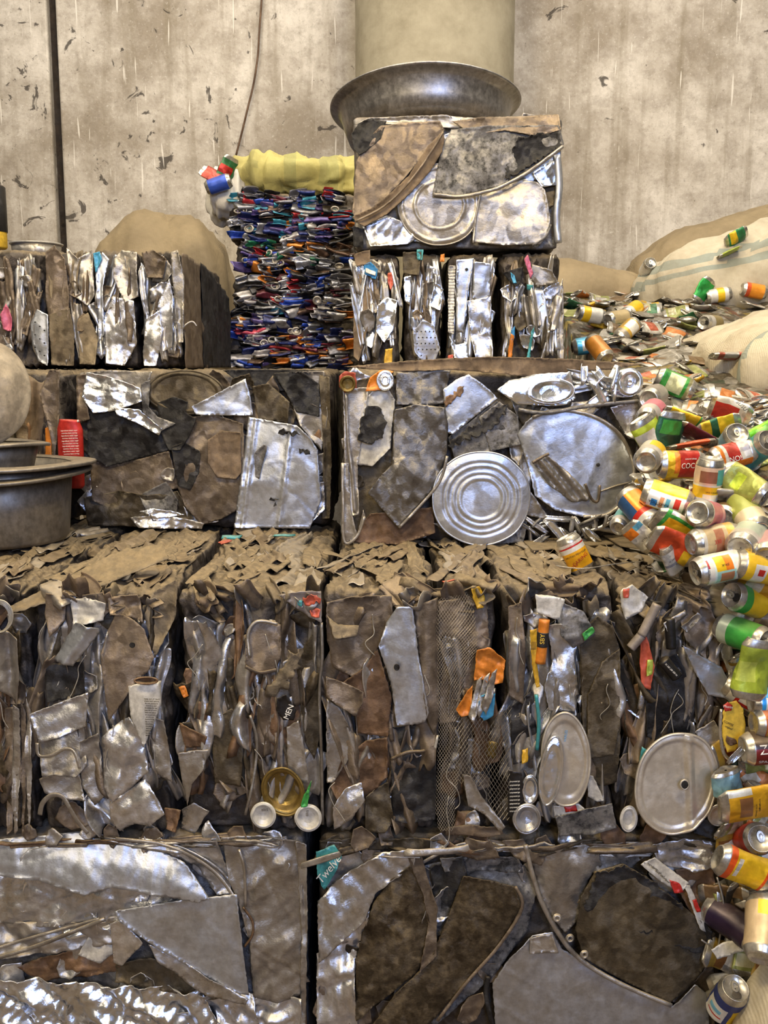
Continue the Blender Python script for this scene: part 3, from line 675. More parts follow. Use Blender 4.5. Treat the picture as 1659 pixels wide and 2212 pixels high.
for k, (a, b) in enumerate([(12, 30), (28, 42), (46, 56), (58, 68)]):
    S(M1, 'dull' if k % 2 else 'brown', f'{a},{1530 - 8*k} {b},{1525 + 6*k} {b+2},1650 {b-2},1790 {a+6},1800 {a-2},1660', out=16 + 6 * (k % 2), amp=3, f=10, curl=6)
for k in range(5):
    tube(M1, 'wire_coil', M['wire'], [P(-6 + (26 + k) * math.cos(q) + k, 1335 + (31 + k) * math.sin(q) - k, D1 - .05 - .003 * k) for q in np.arange(0, 2 * PI, .4)], .0016, cyc=True)
M2 = mid('bale of shiny wrinkled pots in middle row with a white printed cone in it', 78, 372, 22, 22, 'm')
S(M2, 'brown', '100,1280 143,1290 140,1340 108,1375 97,1330', out=22, amp=5, f=12)
S(M2, 'blue', '118,1425 140,1385 165,1343 214,1356 217,1366 190,1400 160,1437', out=36, amp=1.5, f=6, fn=lambda x, z: 16 * (1 - np.clip(np.abs((x - X(165, D1)) * .8 - (z - Zp(1390, D1)) * .55) / .03, 0, 1)))
S(M2, 'white', '152,1296 185,1290 230,1302 224,1340 190,1345 160,1350', out=30, amp=8, f=20, label='crumpled white scrap')
S(M2, 'brown', '178,1285 232,1278 236,1320 215,1345 190,1320', out=20, amp=6, f=14)
S(M2, 'black', '93,1436 130,1432 182,1428 184,1497 150,1510 104,1516', out=24, amp=5, f=18, curl=8)
S(M2, 'alu', '67,1540 120,1520 191,1495 186,1567 130,1590 87,1603', out=32, amp=4, f=10, bulge=5)
S(M2, 'dull', '84,1598 182,1564 190,1650 165,1676 120,1668 95,1675', out=26, amp=7, f=14, bulge=6)
S(M2, 'dull', '87,1680 169,1655 184,1730 140,1725 98,1712', out=30, amp=3, f=8)
S(M2, 'dull', '176,1600 215,1580 226,1720 205,1740 176,1690', out=22, amp=8, f=12)
tube(M2, 'bent_loop', M['dull'], [P(a, b, D1 - .045) for a, b in pts('86,1760 92,1735 112,1718 135,1722 150,1745 168,1775 190,1800')], .006, flat=.3)
tube(M2, 'bent_loop', M['dull'], [P(a, b, D1 - .05) for a, b in pts('80,1605 84,1632 110,1632 140,1618 160,1625 172,1660')], .004, flat=.4)
S(M2, 'brown', '221,1410 235,1360 252,1324 285,1335 312,1358 334,1419 320,1450 295,1471 265,1515 234,1560 226,1475', out=34, amp=4, f=9, bulge=8)
lid(M2, 'punched_hole', M['black'], 286, 1393, 6, 6, D1, 52, [(0, 0), (1, 0)], amp=0, rim=1.5)
S(M2, 'white', '278,1480 310,1474 347,1471 349,1519 330,1570 312,1612 300,1590 282,1554', out=42, amp=1, f=8, bulge=14, label='white printed cone', name='crushed_tube')
for k in range(17):
    flat_text(M2, ['keep out of reach', 'shake well before', 'do not puncture', 'store in a cool', 'directions for use'][k % 5], M['ink'], 328 - k * .55, 1510 + k * 4.9, D1 - .0575, 5.2, -2, sx=max(.25, .9 - k * .042))
lid(M2, 'tube_neck', M['rust'], 316, 1470, 24, 7, D1, 56, [(0, -6), (.7, -6), (.9, 0), (1, 0)], amp=.5, rim=2)
S(M2, 'alu', '221,1590 250,1566 278,1549 308,1584 321,1666 280,1705 243,1734 225,1700 221,1640', out=34, amp=7, f=13, bulge=12, n=5, label='wrinkled shiny pot')
S(M2, 'alu', '239,1732 275,1708 312,1684 335,1715 356,1758 325,1784 290,1780 260,1794 241,1771', out=30, amp=8, f=11, bulge=12)
S(M2, 'dull', '321,1550 355,1555 366,1620 372,1690 340,1670 322,1600', out=20, amp=5, f=9, bulge=6)
S(M2, 'rust', '355,1745 390,1750 380,1795 360,1790', out=20, amp=7, f=20)
S(M2, 'brown', '232,1290 300,1282 312,1345 280,1330 240,1325', out=28, amp=8, f=13)
S(M2, 'dusty', '310,1330 330,1280 385,1250 380,1330 345,1400 335,1420', out=18, amp=5, f=9)
S(M2, 'dusty', '52,1290 230,1205 330,1190 355,1215 220,1262 60,1300', d=D1 - .0, out=-60, amp=4, f=8, tilt=(0, 1.6))
M3 = mid('bale of tightly folded brown sheets with two aerosol can bottoms at its foot', 386, 698, 23, 34, 'd')
S(M3, 'brown', '534,1360 545,1345 590,1340 607,1350 607,1420 595,1450 560,1455 530,1440', out=30, amp=3, f=9, bulge=8)
ptube(M3, 'rim_strip', M['brown'], '530,1440 560,1453 597,1447', D1, 46, .006)
ptube(M3, 'rim_strip', M['dull'], '540,1420 536,1370 556,1342 600,1348', D1, 38, .004)
S(M3, 'dusty', '573,1505 578,1480 596,1470 603,1445 620,1430 622,1405 640,1412 652,1393 656,1412 645,1425 650,1440 634,1446 637,1462 620,1470 626,1488 606,1490 598,1508', out=44, amp=4, f=30, jag=2.5, label='torn jagged crust of metal')
S(M3, 'paint', '600,1285 650,1276 694,1276 695,1345 668,1333 630,1305', out=24, amp=3, f=7, label='painted sheet with faded red and blue')
for s in ('655,1290 685,1284 690,1300 662,1306', '670,1318 690,1316 690,1332 676,1328'): S(M3, 'coral', s, out=28, amp=1, f=12, name='paint_patch', label='faded red paint patch', jag=3)
S(M3, 'teal', '643,1296 655,1298 652,1310 642,1306', out=28, amp=1, f=12, name='paint_patch', label='faded blue paint patch', jag=3)
S(M3, 'blackp', '600,1508 618,1500 640,1535 634,1556 612,1556 598,1535', out=34, amp=1.5, f=9, label='black printed label')
flat_text(M3, 'MEN', M['inkwhite'], 624, 1538, D1 - .042, 17, 68)
S(M3, 'dull', '620,1570 645,1555 655,1600 668,1690 655,1690 622,1660', out=30, amp=3, f=7, bulge=6)
S(M3, 'dull', '386,1625 420,1620 452,1618 440,1660 415,1692 405,1740 395,1690', out=32, amp=3, f=8, bulge=8)
S(M3, 'rust', '388,1560 450,1590 440,1612 400,1618', out=24, amp=8, f=16)
S(M3, 'orange', '387,1482 400,1480 408,1500 398,1505', out=30, amp=2, f=16, name='plastic_scrap', label='orange scrap')
lid(M3, 'crushed_tin', M['gold'], 612, 1710, 44, 51, D1, 40, [(0, -22), (.6, -22), (.74, -18), (.84, -2), (.9, 0), (1, 0)], amp=2, ang=.25, rim=3, seed=4, label='open golden tin with a rim')
lid(M3, 'aerosol_base', M['white'], 569, 1760, 25, 26, D1, 46, [(0, -8), (.5, -5), (.8, 0), (.88, 4), (1, 0)], amp=.3, rim=2.5, label='white aerosol can bottom')
flat_text(M3, '0315', M['ink'], 572, 1750, D1 - .0475, 7, 5)
lid(M3, 'aerosol_base', M['white'], 666, 1766, 27, 27, D1, 46, [(0, -8), (.5, -5), (.8, 0), (.88, 4), (1, 0)], amp=.3, rim=2.5, label='white aerosol can bottom')
flat_text(M3, '0315', M['ink'], 664, 1757, D1 - .0475, 7, 85)
S(M3, 'green', '673,1684 668,1712 664,1738 651,1741 656,1720', out=52, amp=2, f=14, name='plastic_scrap', label='bright green strip')
S(M3, 'dark', '455,1560 500,1530 530,1560 520,1700 465,1690', out=18, amp=4, f=8, bulge=8)
S(M3, 'dark', '640,1420 690,1350 695,1560 680,1640 660,1600', out=14, amp=3, f=6)
ptube(M3, 'rim_strip', M['dull'], '694,1345 696,1420 690,1500 694,1620 697,1780', D1, 20, .004)
ptube(M3, 'rim_strip', M['dull'], '540,1545 555,1600 548,1680 530,1760', D1, 32, .005)
M4 = mid('bale of broad folded panels in middle row with tall pale plate and punched hole', 703, 942, 24, 12, 'd')
S(M4, 'brown', '706,1300 760,1288 846,1286 848,1330 815,1400 770,1465 720,1440 706,1380', out=18, amp=4, f=8, bulge=5)
S(M4, 'dusty', '706,1330 730,1350 775,1352 770,1375 722,1378', out=34, amp=4, f=14)
S(M4, 'rust', '730,1480 790,1440 815,1400 846,1505 838,1590 774,1583 765,1500', out=22, amp=2.5, f=6)
S(M4, 'brown', '705,1461 745,1475 785,1493 783,1516 769,1546 735,1525 706,1505', out=34, amp=2, f=7)
S(M4, 'dull', '706,1510 735,1530 755,1570 752,1640 720,1690 706,1690', out=18, amp=3, f=8)
S(M4, 'blue', '819,1394 835,1345 857,1311 891,1308 905,1420 926,1538 918,1560 890,1566 857,1566 846,1483', out=38, amp=2.5, f=6, bulge=4, label='pale grey plate with a punched hole')
lid(M4, 'punched_hole', M['black'], 857, 1441, 6, 7, D1, 47, [(0, 0), (1, 0)], amp=0, rim=1.2)
S(M4, 'brown', '893,1305 946,1290 950,1420 950,1540 938,1585 922,1545 905,1420', out=22, amp=3, f=6, fn=lambda x, z: 14 * np.sin((x - X(893, D1)) / (X(950, D1) - X(893, D1)) * PI))
S(M4, 'black', '841,1572 890,1570 938,1563 942,1680 940,1772 890,1778 848,1770', out=16, amp=8, f=17, n=5)
S(M4, 'rust', '715,1700 740,1640 790,1600 836,1590 838,1680 800,1720 740,1740', out=20, amp=8, f=12)
S(M4, 'alu', '720,1740 745,1705 780,1690 788,1725 760,1770 722,1790', out=30, amp=7, f=14, bulge=8)
S(M4, 'dark', '790,1720 838,1690 850,1770 830,1800 790,1795', out=22, amp=8, f=20)
ptube(M4, 'rim_strip', M['brown'], '845,1640 880,1625 915,1622 936,1610', D1, 28, .004)
strip(M4, 'torn_fibre', M['wire'], P(941, 1606, D1 - .03), .03, .006, 10, 3, .3, .002)
M5 = mid('narrow bale wrapped in rusty expanded mesh in middle row with crumpled orange wrapper', 946, 1072, 25, 2, 'd')
S(M5, 'brown', '948,1300 1000,1290 1050,1300 1060,1420 1020,1520 985,1560 950,1560', out=12, amp=8, f=18, n=5)
def netting(parent, s, d, out, cell, amp, seed, r=.0009):
    q = np.array([P(a, b, d - out / 1000) for a, b in pts(s)])[:, [0, 2]]; lo, hi = q.min(0), q.max(0)
    V, E = [], []; idx = {}
    def vid(i, j):
        if (i, j) not in idx:
            x, z = lo[0] + i * cell * .5, lo[1] + j * cell * .8
            idx[(i, j)] = len(V); V.append((x, 0, z))
        return idx[(i, j)]
    def inside(x, z):
        c = False; n = len(q)
        for k in range(n):
            (ax, az), (bx, bz) = q[k], q[(k + 1) % n]
            if (az > z) != (bz > z) and x < (bx - ax) * (z - az) / (bz - az) + ax: c = not c
        return c
    Fc = []
    for i in range(int((hi[0] - lo[0]) / cell * 2) + 1):
        for j in range(int((hi[1] - lo[1]) / cell / .8) + 1):
            if (i + j) % 2 == 0 and inside(lo[0] + (i + 1) * cell * .5, lo[1] + j * cell * .8):
                Fc.append((vid(i, j), vid(i + 1, j - 1), vid(i + 2, j), vid(i + 1, j + 1)))
    V = np.array(V); V[:, 1] = d
    V[:, 1] = d - out / 1000 - amp / 1000 * crumple(V, 11, seed, 3)
    V[:, 0] += .012 * vnoise(V * 9, seed); V[:, 2] += .014 * vnoise(V * 9, seed + 3)
    o = mesh_obj('expanded_mesh', V, Fc, M['dull'], parent, False)
    m = o.modifiers.new('wires', 'WIREFRAME'); m.thickness = r * 2; m.use_even_offset = False; m.use_replace = True
    return o
netting(M5, '946,1290 1010,1280 1030,1400 985,1540 990,1650 985,1790 948,1795', D1, 30, .0064, 9, 3, .0007)
netting(M5, '985,1545 1040,1560 1062,1640 1050,1700 1000,1690', D1, 36, .009, 10, 4)
netting(M5, '1050,1580 1100,1530 1105,1700 1090,1770 1045,1760', D1, 38, .010, 10, 5)
S(M5, 'yellow', '1018,1270 1035,1266 1048,1290 1044,1312 1030,1314 1022,1290', out=26, amp=4, f=24, name='plastic_wrapper', label='yellow wrapper scrap')
S(M5, 'orange', '1030,1402 1058,1396 1090,1425 1085,1472 1060,1480 1045,1465 1024,1470', out=48, amp=8, f=22, n=5, name='crushed_can', label='crumpled orange can')
S(M5, 'orange', '985,1530 1010,1490 1020,1478 1016,1540 996,1545', out=38, amp=5, f=18, name='crushed_can', label='orange can scrap')
S(M5, 'sky', '1036,1502 1050,1495 1068,1495 1064,1545 1045,1556 1032,1540', out=44, amp=3, f=14, bulge=8, name='crushed_can', label='blue can end')
for k in range(3): S(M5, 'dull', f'{1012+14*k},{1545-10*k} {1030+16*k},{1470-8*k} {1042+16*k},{1460-8*k} {1036+14*k},{1520-8*k} {1022+14*k},{1560-8*k}', out=50 + 3 * k, amp=4, f=14)
S(M5, 'dull', '1000,1672 1016,1676 1040,1720 1092,1785 1080,1796 1046,1760 1012,1740', out=46, amp=2, f=8)
S(M5, 'wood', '962,1790 1010,1782 1080,1784 1088,1800 1030,1806 965,1806', out=26, amp=4, f=14)
S(M5, 'gold', '1055,1600 1075,1605 1070,1640 1052,1632', out=34, amp=3, f=14)
M6 = mid('bale with two orange tubes, oval tray lids and a dark right panel', 1078, 1334, 26, 16, 'm')
S(M6, 'dark', '1251,1365 1290,1330 1320,1350 1338,1400 1340,1560 1332,1690 1300,1700 1262,1680 1256,1500', out=18, amp=3.5, f=6, bulge=6, label='dark sooty panel')
S(M6, 'dark', '1270,1500 1300,1430 1338,1400 1338,1560 1325,1630 1268,1640', out=26, amp=2, f=6)
def barrel(parent, name, mat, a, b, d, out, r, label=None):
    return tube(parent, name, mat, [P(*a, d - out / 1000), P((a[0] + b[0]) / 2, (a[1] + b[1]) / 2, d - out / 1000), P(*b, d - out / 1000)], r, 16, label)
barrel(M6, 'aerosol_tube', M['orange'], (1176, 1338), (1167, 1432), D1, 36, .0125, 'orange printed tube')
barrel(M6, 'tube_band', M['ink'], (1173.5, 1365), (1170.5, 1396), D1, 36.6, .013, 'black band on the tube')
flat_text(M6, 'SBY', M['inkgold'], 1172, 1381, D1 - .0502, 14, 88)
S(M6, 'yellow', '1144,1360 1159,1358 1160,1430 1166,1482 1158,1484 1150,1440', out=38, amp=2, f=10, bulge=5, label='flattened yellow tube', name='crushed_tube')
for k in range(4): flat_text(M6, 'directions', M['ink'], 1148 + 3 * k, 1395, D1 - .0465, 4.5, 88)
S(M6, 'white', '1157,1285 1190,1286 1220,1294 1207,1340 1180,1330 1160,1322', out=34, amp=3, f=9, label='pale folded scrap')
S(M6, 'alu', '1182,1350 1210,1345 1255,1370 1240,1420 1250,1500 1240,1540 1186,1535 1176,1480 1195,1430', out=28, amp=9, f=13, n=5)
S(M6, 'soot', '1205,1300 1260,1320 1285,1370 1240,1400 1210,1370', out=30, amp=8, f=16)
S(M6, 'brown', '1098,1310 1125,1300 1135,1400 1130,1520 1100,1500', out=22, amp=4, f=9)
S(M6, 'black', '1100,1530 1150,1490 1160,1590 1140,1640 1108,1650', out=18, amp=7, f=18)
ptube(M6, 'bent_bar', M['teal'], '1158,1500 1164,1560 1160,1620', D1, 34, .006)
lid(M6, 'oval_tray', M['lidm'], 1221, 1640, 50, 100, D1, 36, [(0, 0), (.78, 0), (.86, 4), (1, 3)], amp=6, f=11, ang=.06, seed=6, rim=3, label='pale oval tray lid')
flat_text(M6, 'VARLES', M['inkblue'], 1222, 1590, D1 - .051, 8, 84)
lid(M6, 'oval_tray', M['bright'], 1190, 1665, 22, 72, D1, 48, [(0, -2), (.6, -1), (.8, 3), (1, 0)], amp=2, ang=-.1, seed=7, rim=3)
S(M6, 'blackp', '1097,1664 1126,1668 1133,1720 1122,1766 1097,1768', out=36, amp=1, f=8, bulge=6, label='black printed can side', name='crushed_can')
for k in range(9): flat_text(M6, 'compressed gas', M['inkwhite'], 1112, 1688 + k * 8, D1 - .0445, 5, 3, sx=.7)
lid(M6, 'aerosol_base', M['alu'], 1138, 1768, 28, 30, D1, 40, [(0, -10), (.5, -8), (.8, 0), (.88, 4), (1, 0)], amp=.5, rim=3)
lid(M6, 'can_base', M['bright'], 1145, 1705, 17, 30, D1, 34, [(0, -6), (.6, -4), (.85, 3), (1, 0)], amp=.5, rim=2)
S(M6, 'white', '1195,1740 1250,1735 1264,1748 1230,1765 1198,1762', out=34, amp=2, f=9, label='white scrap with red print')
S(M6, 'red', '1218,1740 1244,1738 1248,1752 1222,1755', out=38, amp=1, f=9, name='printed_patch', label='red print')
S(M6, 'soot', '1200,1766 1260,1748 1322,1735 1330,1785 1280,1800 1210,1808', out=40, amp=3, f=9)
S(M6, 'white', '1268,1672 1280,1675 1306,1730 1290,1732 1270,1720', out=30, amp=2, f=9)
S(M6, 'yellow', '1128,1620 1140,1616 1140,1645 1128,1650', out=34, amp=3, f=20, name='plastic_wrapper', label='yellow wrapper scrap')
S(M6, 'green', '1257,1368 1278,1352 1283,1362 1262,1382', out=40, amp=2, f=14)
M7 = mid('rightmost bale of middle row with large round dented lid with a centre hole', 1339, 1556, 27, 22, 'd')
S(M7, 'white', '1340,1275 1365,1262 1400,1290 1385,1320 1352,1340 1342,1310', out=20, amp=5, f=14, label='pale scrap with red traces')
S(M7, 'coral', '1345,1272 1358,1270 1356,1290 1346,1290', out=28, amp=1, f=14, name='paint_patch', label='red paint trace')
barrel(M7, 'bent_tube', M['paint'], (1420, 1305), (1386, 1372), D1, 44, .011)
barrel(M7, 'bent_tube', M['paint'], (1386, 1372), (1362, 1400), D1, 42, .011)
S(M7, 'coral', '1384,1380 1396,1375 1405,1410 1412,1440 1404,1490 1386,1483 1382,1430', out=40, amp=3, f=12, label='coral red can strip', name='crushed_can')
S(M7, 'lime', '1398,1425 1410,1425 1408,1455 1396,1460', out=44, amp=2, f=12, name='plastic_scrap', label='lime scrap')
S(M7, 'black', '1392,1500 1420,1430 1460,1410 1500,1500 1495,1590 1440,1610 1396,1590', out=18, amp=5, f=9, bulge=6)
barrel(M7, 'black_tube', M['blackp'], (1446, 1335), (1450, 1400), D1, 42, .012, 'black tube with white print')
barrel(M7, 'black_tube', M['blackp'], (1432, 1425), (1462, 1462), D1, 48, .014, 'black tube with white print')
for k in range(4): flat_text(M7, '20 34', M['inkwhite'], 1441 + 6 * k, 1438 + 6 * k, D1 - .0635, 5, -50)
S(M7, 'blue', '1473,1392 1510,1415 1558,1440 1570,1465 1586,1506 1555,1505 1530,1500 1500,1450', out=44, amp=4, f=8, bulge=5)
S(M7, 'brown', '1460,1300 1530,1310 1556,1360 1552,1440 1520,1420 1480,1380', out=24, amp=8, f=12)
S(M7, 'dull', '1432,1345 1480,1318 1486,1328 1440,1362', out=44, amp=2, f=10); S(M7, 'dull', '1470,1352 1505,1322 1514,1330 1482,1366', out=44, amp=2, f=10)
S(M7, 'teal', '1386,1612 1397,1618 1390,1680 1392,1730 1384,1762 1374,1740 1376,1680', out=42, amp=3, f=14, label='teal ribbon', name='plastic_scrap')
zc = Zp(1691, D1); xc = X(1462, D1, 1691)
lid(M7, 'round_lid', M['lidm'], 1462, 1692, 88, 106, D1, 52, [(0, 0), (.84, 0), (.9, 4), (1, 2)], amp=3, f=7, seed=9, rim=3.5, ang=-.08, label='large round dented lid with a centre hole',
    fold=lambda x, z: 9 * (1 - np.clip(np.abs(x - .03 + z * .08) / .012, 0, 1)) - 14 * np.clip((x - .045) / .05, 0, 1) * np.clip((.06 - np.abs(z + .02)) / .04, 0, 1))
lid(M7, 'lid_hole', M['black'], 1479, 1695, 9, 10, D1, 68, [(0, 0), (1, 0)], amp=0, rim=0)
ptube(M7, 'hole_rim', M['lidm'], '1470,1695 1473,1702 1479,1705 1485,1702 1488,1695 1485,1688 1479,1685 1473,1688', D1, 68.5, .0022, cyc=True)
lid(M7, 'can_base', M['alu'], 1553, 1760, 23, 22, D1, 44, [(0, 3), (.85, 2), (1, 0)], amp=1.5, rim=2)
lid(M7, 'can_base', M['white'], 1358, 1768, 17, 26, D1, 36, [(0, -6), (.6, -4), (.85, 3), (1, 0)], amp=.5, rim=2.5)
S(M7, 'black', '1500,1760 1556,1780 1580,1800 1540,1810 1500,1800', out=26, amp=8, f=22)
S(M7, 'dull', '1556,1330 1575,1370 1588,1440 1580,1470 1560,1420 1548,1370', out=18, amp=4, f=10)
S(M7, 'dull', '1500,1580 1540,1555 1570,1600 1565,1640 1530,1620', out=26, amp=5, f=11)

patches(A1, 22, 0, 1815, 660, 2230, D1, 's', 301, (30, 70), (-2, 6))
patches(A2, 30, 690, 1820, 1545, 2230, D1, 'd', 302, (30, 70), (-2, 6))

patches(A1, 9, 0, 1780, 662, 1836, D1, ['brown', 'dull', 'dark', 'alu', 'wood'], 303, (20, 38), (2, 16))
patches(A2, 11, 690, 1780, 1545, 1840, D1, ['brown', 'dull', 'dark', 'alu', 'rust'], 304, (20, 38), (2, 16))

for nm, mt, a, L_, W_, an in (('plastic_scrap', 'coral', (488, 1172), .05, .02, 20), ('plastic_scrap', 'teal', (500, 1160), .05, .025, 80), ('plastic_scrap', 'teal', (610, 1156), .06, .015, 75), ('plastic_scrap', 'coral', (975, 1255), .04, .015, 60)):
    strip(M3 if a[0] < 700 else M5, nm, M[mt], PZ(*a, ZM + .012), L_, W_, an, a[0], .4, .004, nrm='z', label={'coral': 'red', 'teal': 'teal'}[mt] + ' scrap on top')
# ================================================================== upper row
def SR(mat, s, **k): return sheet(BR, k.pop('name', 'scrap_sheet'), M[mat], s, DR, **k)
BR = bale('bale of flattened pans and round lids upper right, holding up the tower', X(736, DR, 1000), X(1388, DR, 1000), DR, DR + .95, ZM, ZU, 'y', 31, 'body', amp=.004, layer=.05, cr=.010)
SR('wood', '742,792 860,782 975,774 1062,771 1230,776 1390,786 1320,798 1220,806 1150,815 1075,806 975,798 860,802', out=18, amp=4, f=8, curl=6, label='dusty brown sheet along the top edge')
SR('dark', '742,830 800,815 870,810 870,1000 850,1150 760,1150', out=2, amp=6, f=12)
SR('rust', '765,1172 775,1140 800,1110 934,1096 940,1150 860,1176', out=16, amp=5, f=14)
SR('dull', '742,842 795,836 790,900 772,1000 775,1110 757,1114 745,1000', out=30, amp=2.5, f=8, curl=6)
ptube(BR, 'rim_strip', M['dull'], '748,850 752,950 762,1040 766,1108', DR, 40, .006)
SR('white', '764,1003 775,930 791,860 812,838 832,829 853,864 847,920 843,968 804,1007', out=26, amp=4, f=9, bulge=6, label='beige scrap with a black burn')
SR('black', '776,950 780,905 795,875 822,880 833,912 826,945 803,958 785,957', out=37, amp=1.5, f=10, jag=2, name='burnt_patch', label='black burnt patch')  # black oval sheet laid over the beige piece
SR('grey', '856,803 900,800 973,799 966,830 968,870 930,875 856,875', out=22, amp=5, f=11, bulge=4)
SR('grey', '852,885 900,873 960,880 968,920 965,977 955,1010 943,1046 900,1095 860,1139 826,1100 795,1064 820,1030 847,1003', out=30, amp=4.5, f=11, bulge=8, n=5)
ptube(BR, 'rim_strip', M['dull'], '966,985 950,1040 905,1095 862,1140', DR, 40, .006)
SR('blue', '957,842 985,820 1012,808 1045,832 1074,860 1025,900 978,938 965,934', out=28, amp=2, f=6, bulge=3)
SR('rust', '960,862 985,842 1004,834 1000,848 962,880', out=33, amp=1, f=9, jag=3, name='rust_patch', label='rusty patch')
SR('soot', '968,945 1020,908 1073,866 1115,905 1120,955 1075,970 1030,985 985,1000', out=22, amp=5, f=12)
SR('soot', '1035,900 1080,868 1118,900 1125,960 1060,975', out=27, amp=5, f=14)
SR('black', '1072,885 1090,875 1095,890 1080,905 1060,930 1020,945 975,965 972,955 1015,925', out=31, amp=2, f=16, jag=4, name='tar_patch', label='black tar patch')
SR('bright', '1073,842 1100,822 1156,808 1234,803 1244,860 1222,874 1199,877 1117,873', out=30, amp=3, f=7, bulge=14)
lid(BR, 'bowl_base', M['bright'], 1190, 845, 50, 26, DR, 52, [(0, -8), (.5, -6), (.75, 0), (.85, 3), (1, 0)], amp=3, f=10, rim=2, ang=.05, seed=5)
ptube(BR, 'rim_strip', M['soot'], '1120,885 1180,892 1250,880 1320,872 1385,866', DR, 42, .008)
lid(BR, 'bottle_base', M['bright'], 1360, 826, 27, 29, DR, 44, [(0, 2), (.2, 4), (.35, -4), (.6, 2), (.8, 5), (1, 0)], amp=3, f=22, rim=2)
for k in range(9):
    strip(BR, 'foil_scrap', M['bright'], P(1262 + (k * 37) % 78, 806 + (k * 23) % 58, DR - .035), .05 + .004 * k, .03, k * 47, 700 + k, .7, .006, 20 - 9 * k)
SR('alu', '1318,880 1350,872 1386,864 1385,920 1372,950 1352,940', out=22, amp=4, f=9)
SR('blue', '1117,938 1135,912 1160,892 1190,884 1232,885 1300,905 1345,945 1370,1005 1368,1050 1350,1085 1310,1115 1280,1120 1200,1102 1155,1070 1142,1010', out=30, amp=3, f=5, bulge=7, label='large flattened lid with bent handle', name='pot_lid')
rim_from(BR, 'pot_lid_rim', M['dull'], '1150,902 1190,888 1240,888 1300,908 1345,947 1368,1005 1366,1050 1345,1085 1310,1112 1260,1116', DR, 40, .007)
SR('dull', '1152,1000 1182,985 1230,1022 1277,1072 1268,1082 1235,1085 1180,1040', out=46, amp=2, f=9, curl=4, name='lid_handle', fn=lambda x, z: 7 * np.sin((x * .75 + z * .65) * 210))
ptube(BR, 'lid_handle', M['brown'], '1150,1000 1170,988 1186,980', DR, 54, .006)
ptube(BR, 'lid_handle', M['brown'], '1264,1045 1278,1078 1292,1082 1296,1048', DR, 52, .005)
lid(BR, 'punched_hole', M['black'], 1292, 1004, 4, 4, DR, 44, [(0, 0), (1, 0)], amp=0, rim=.8)
ptube(BR, 'crease', M['dull'], '1296,1062 1330,1050 1362,1042', DR, 38, .003)
lid(BR, 'round_lid', M['blue'], 1040, 1078, 104, 100, DR, 40, RINGS, amp=3, f=6, seed=3, rim=3, label='round lid pressed with concentric rings')
SR('dull', '1142,930 1150,1000 1145,1060 1180,1110 1190,1125 1130,1110 1122,1000', out=24, amp=5, f=12)
S_l = SR('dull', '739,1000 752,1000 758,1100 772,1160 790,1120 785,1100 770,1165 742,1176', out=32, amp=2, f=6)
ptube(BR, 'rim_strip', M['dull'], '740,1000 741,1090 744,1170 770,1160 788,1116', DR, 40, .006)
lid(BR, 'can_end', M['gold'], 751, 829, 16, 16, DR, 48, [(0, -6), (.7, -5), (.9, 1), (1, 0)], amp=.5, rim=2.2, label='amber can end')
SR('coral', '733,812 745,802 768,806 770,842 745,848 734,835', out=32, amp=2, f=12, name='crushed_can', label='red crushed can')
SR('orange', '790,845 800,815 825,798 850,802 838,822 822,842', out=32, amp=5, f=16, name='crushed_can', label='orange crushed can')
lid(BR, 'can_end', M['bright'], 832, 822, 17, 20, DR, 50, [(0, 0), (.35, 0), (.45, 3), (.7, -2), (.9, 2), (1, 0)], amp=.5, rim=2.2)
rg = random.Random(8)
for k in range(34):
    strip(BR, 'foil_shred', M[rg.choice(['bright', 'alu', 'soot'])], P(rg.uniform(1120, 1330), rg.uniform(1112, 1172) , DR - rg.uniform(.01, .07)), rg.uniform(.03, .09), rg.uniform(.008, .022), rg.uniform(0, 180), 800 + k, .6, .005, rg.uniform(-50, 50))
SR('soot', '935,1130 985,1160 1060,1178 1130,1170 1140,1120 1090,1140', out=24, amp=7, f=18)
fill_strips(BR, 8, X(1190, DR), X(1388, DR), Zp(885, DR), Zp(795, DR), DR, 's', 77, False, (.05, .12), (.02, .05), (.0, .025), 20)

def SL(mat, s, **k): return sheet(BL, k.pop('name', 'scrap_sheet'), M[mat], s, DL, **k)
BL = bale('bale of burnt dark sheets upper left with one bright white panel and a red can', X(166, DL, 970), X(716, DL, 970), DL, DL + 1.9, ZM, ZU, 'y', 32, 'body', amp=.004, layer=.05, cr=.010)
SL('dull', '172,806 240,800 330,802 312,850 240,830 190,830', out=12, amp=6, f=14)
SL('brown', '166,812 188,808 190,870 196,905 168,915', out=18, amp=9, f=16, n=5)
SL('black', '188,895 240,880 300,882 337,886 375,930 366,972 300,990 231,1008 190,985', out=16, amp=4, f=8, bulge=5)
SL('brown', '195,985 231,1006 300,992 366,974 386,1054 320,1070 260,1110 200,1080', out=12, amp=4, f=8)
SL('dark', '180,1075 260,1060 320,1070 385,1060 420,1120 300,1138 190,1135', out=14, amp=7, f=13)
SL('soot', '300,1070 360,1040 385,1080 380,1125 330,1125', out=20, amp=4, f=12)
SL('bright', '188,804 240,815 304,838 309,866 270,880 241,888 203,892 178,857', out=28, amp=7, f=14, n=5, bulge=4)
SL('black', '480,800 560,798 700,800 700,850 540,840', out=4, amp=4, f=8)
lid(BL, 'pan_base', M['dark'], 400, 848, 80, 46, DL, 22, [(0, 0), (.8, 0), (.88, 5), (1, 0)], amp=3, f=7, rim=4, seed=8, label='half-hidden round pan, sooty brown')
SL('soot', '305,830 325,820 322,880 340,900 380,915 350,930 310,890', out=34, amp=4, f=14)
SL('black', '340,870 378,856 406,868 400,890 424,905 410,940 390,972 366,972 345,930', out=30, amp=5, f=12)
SL('bright', '245,880 300,885 350,925 345,940 300,915 255,895', out=30, amp=6, f=22, n=5)
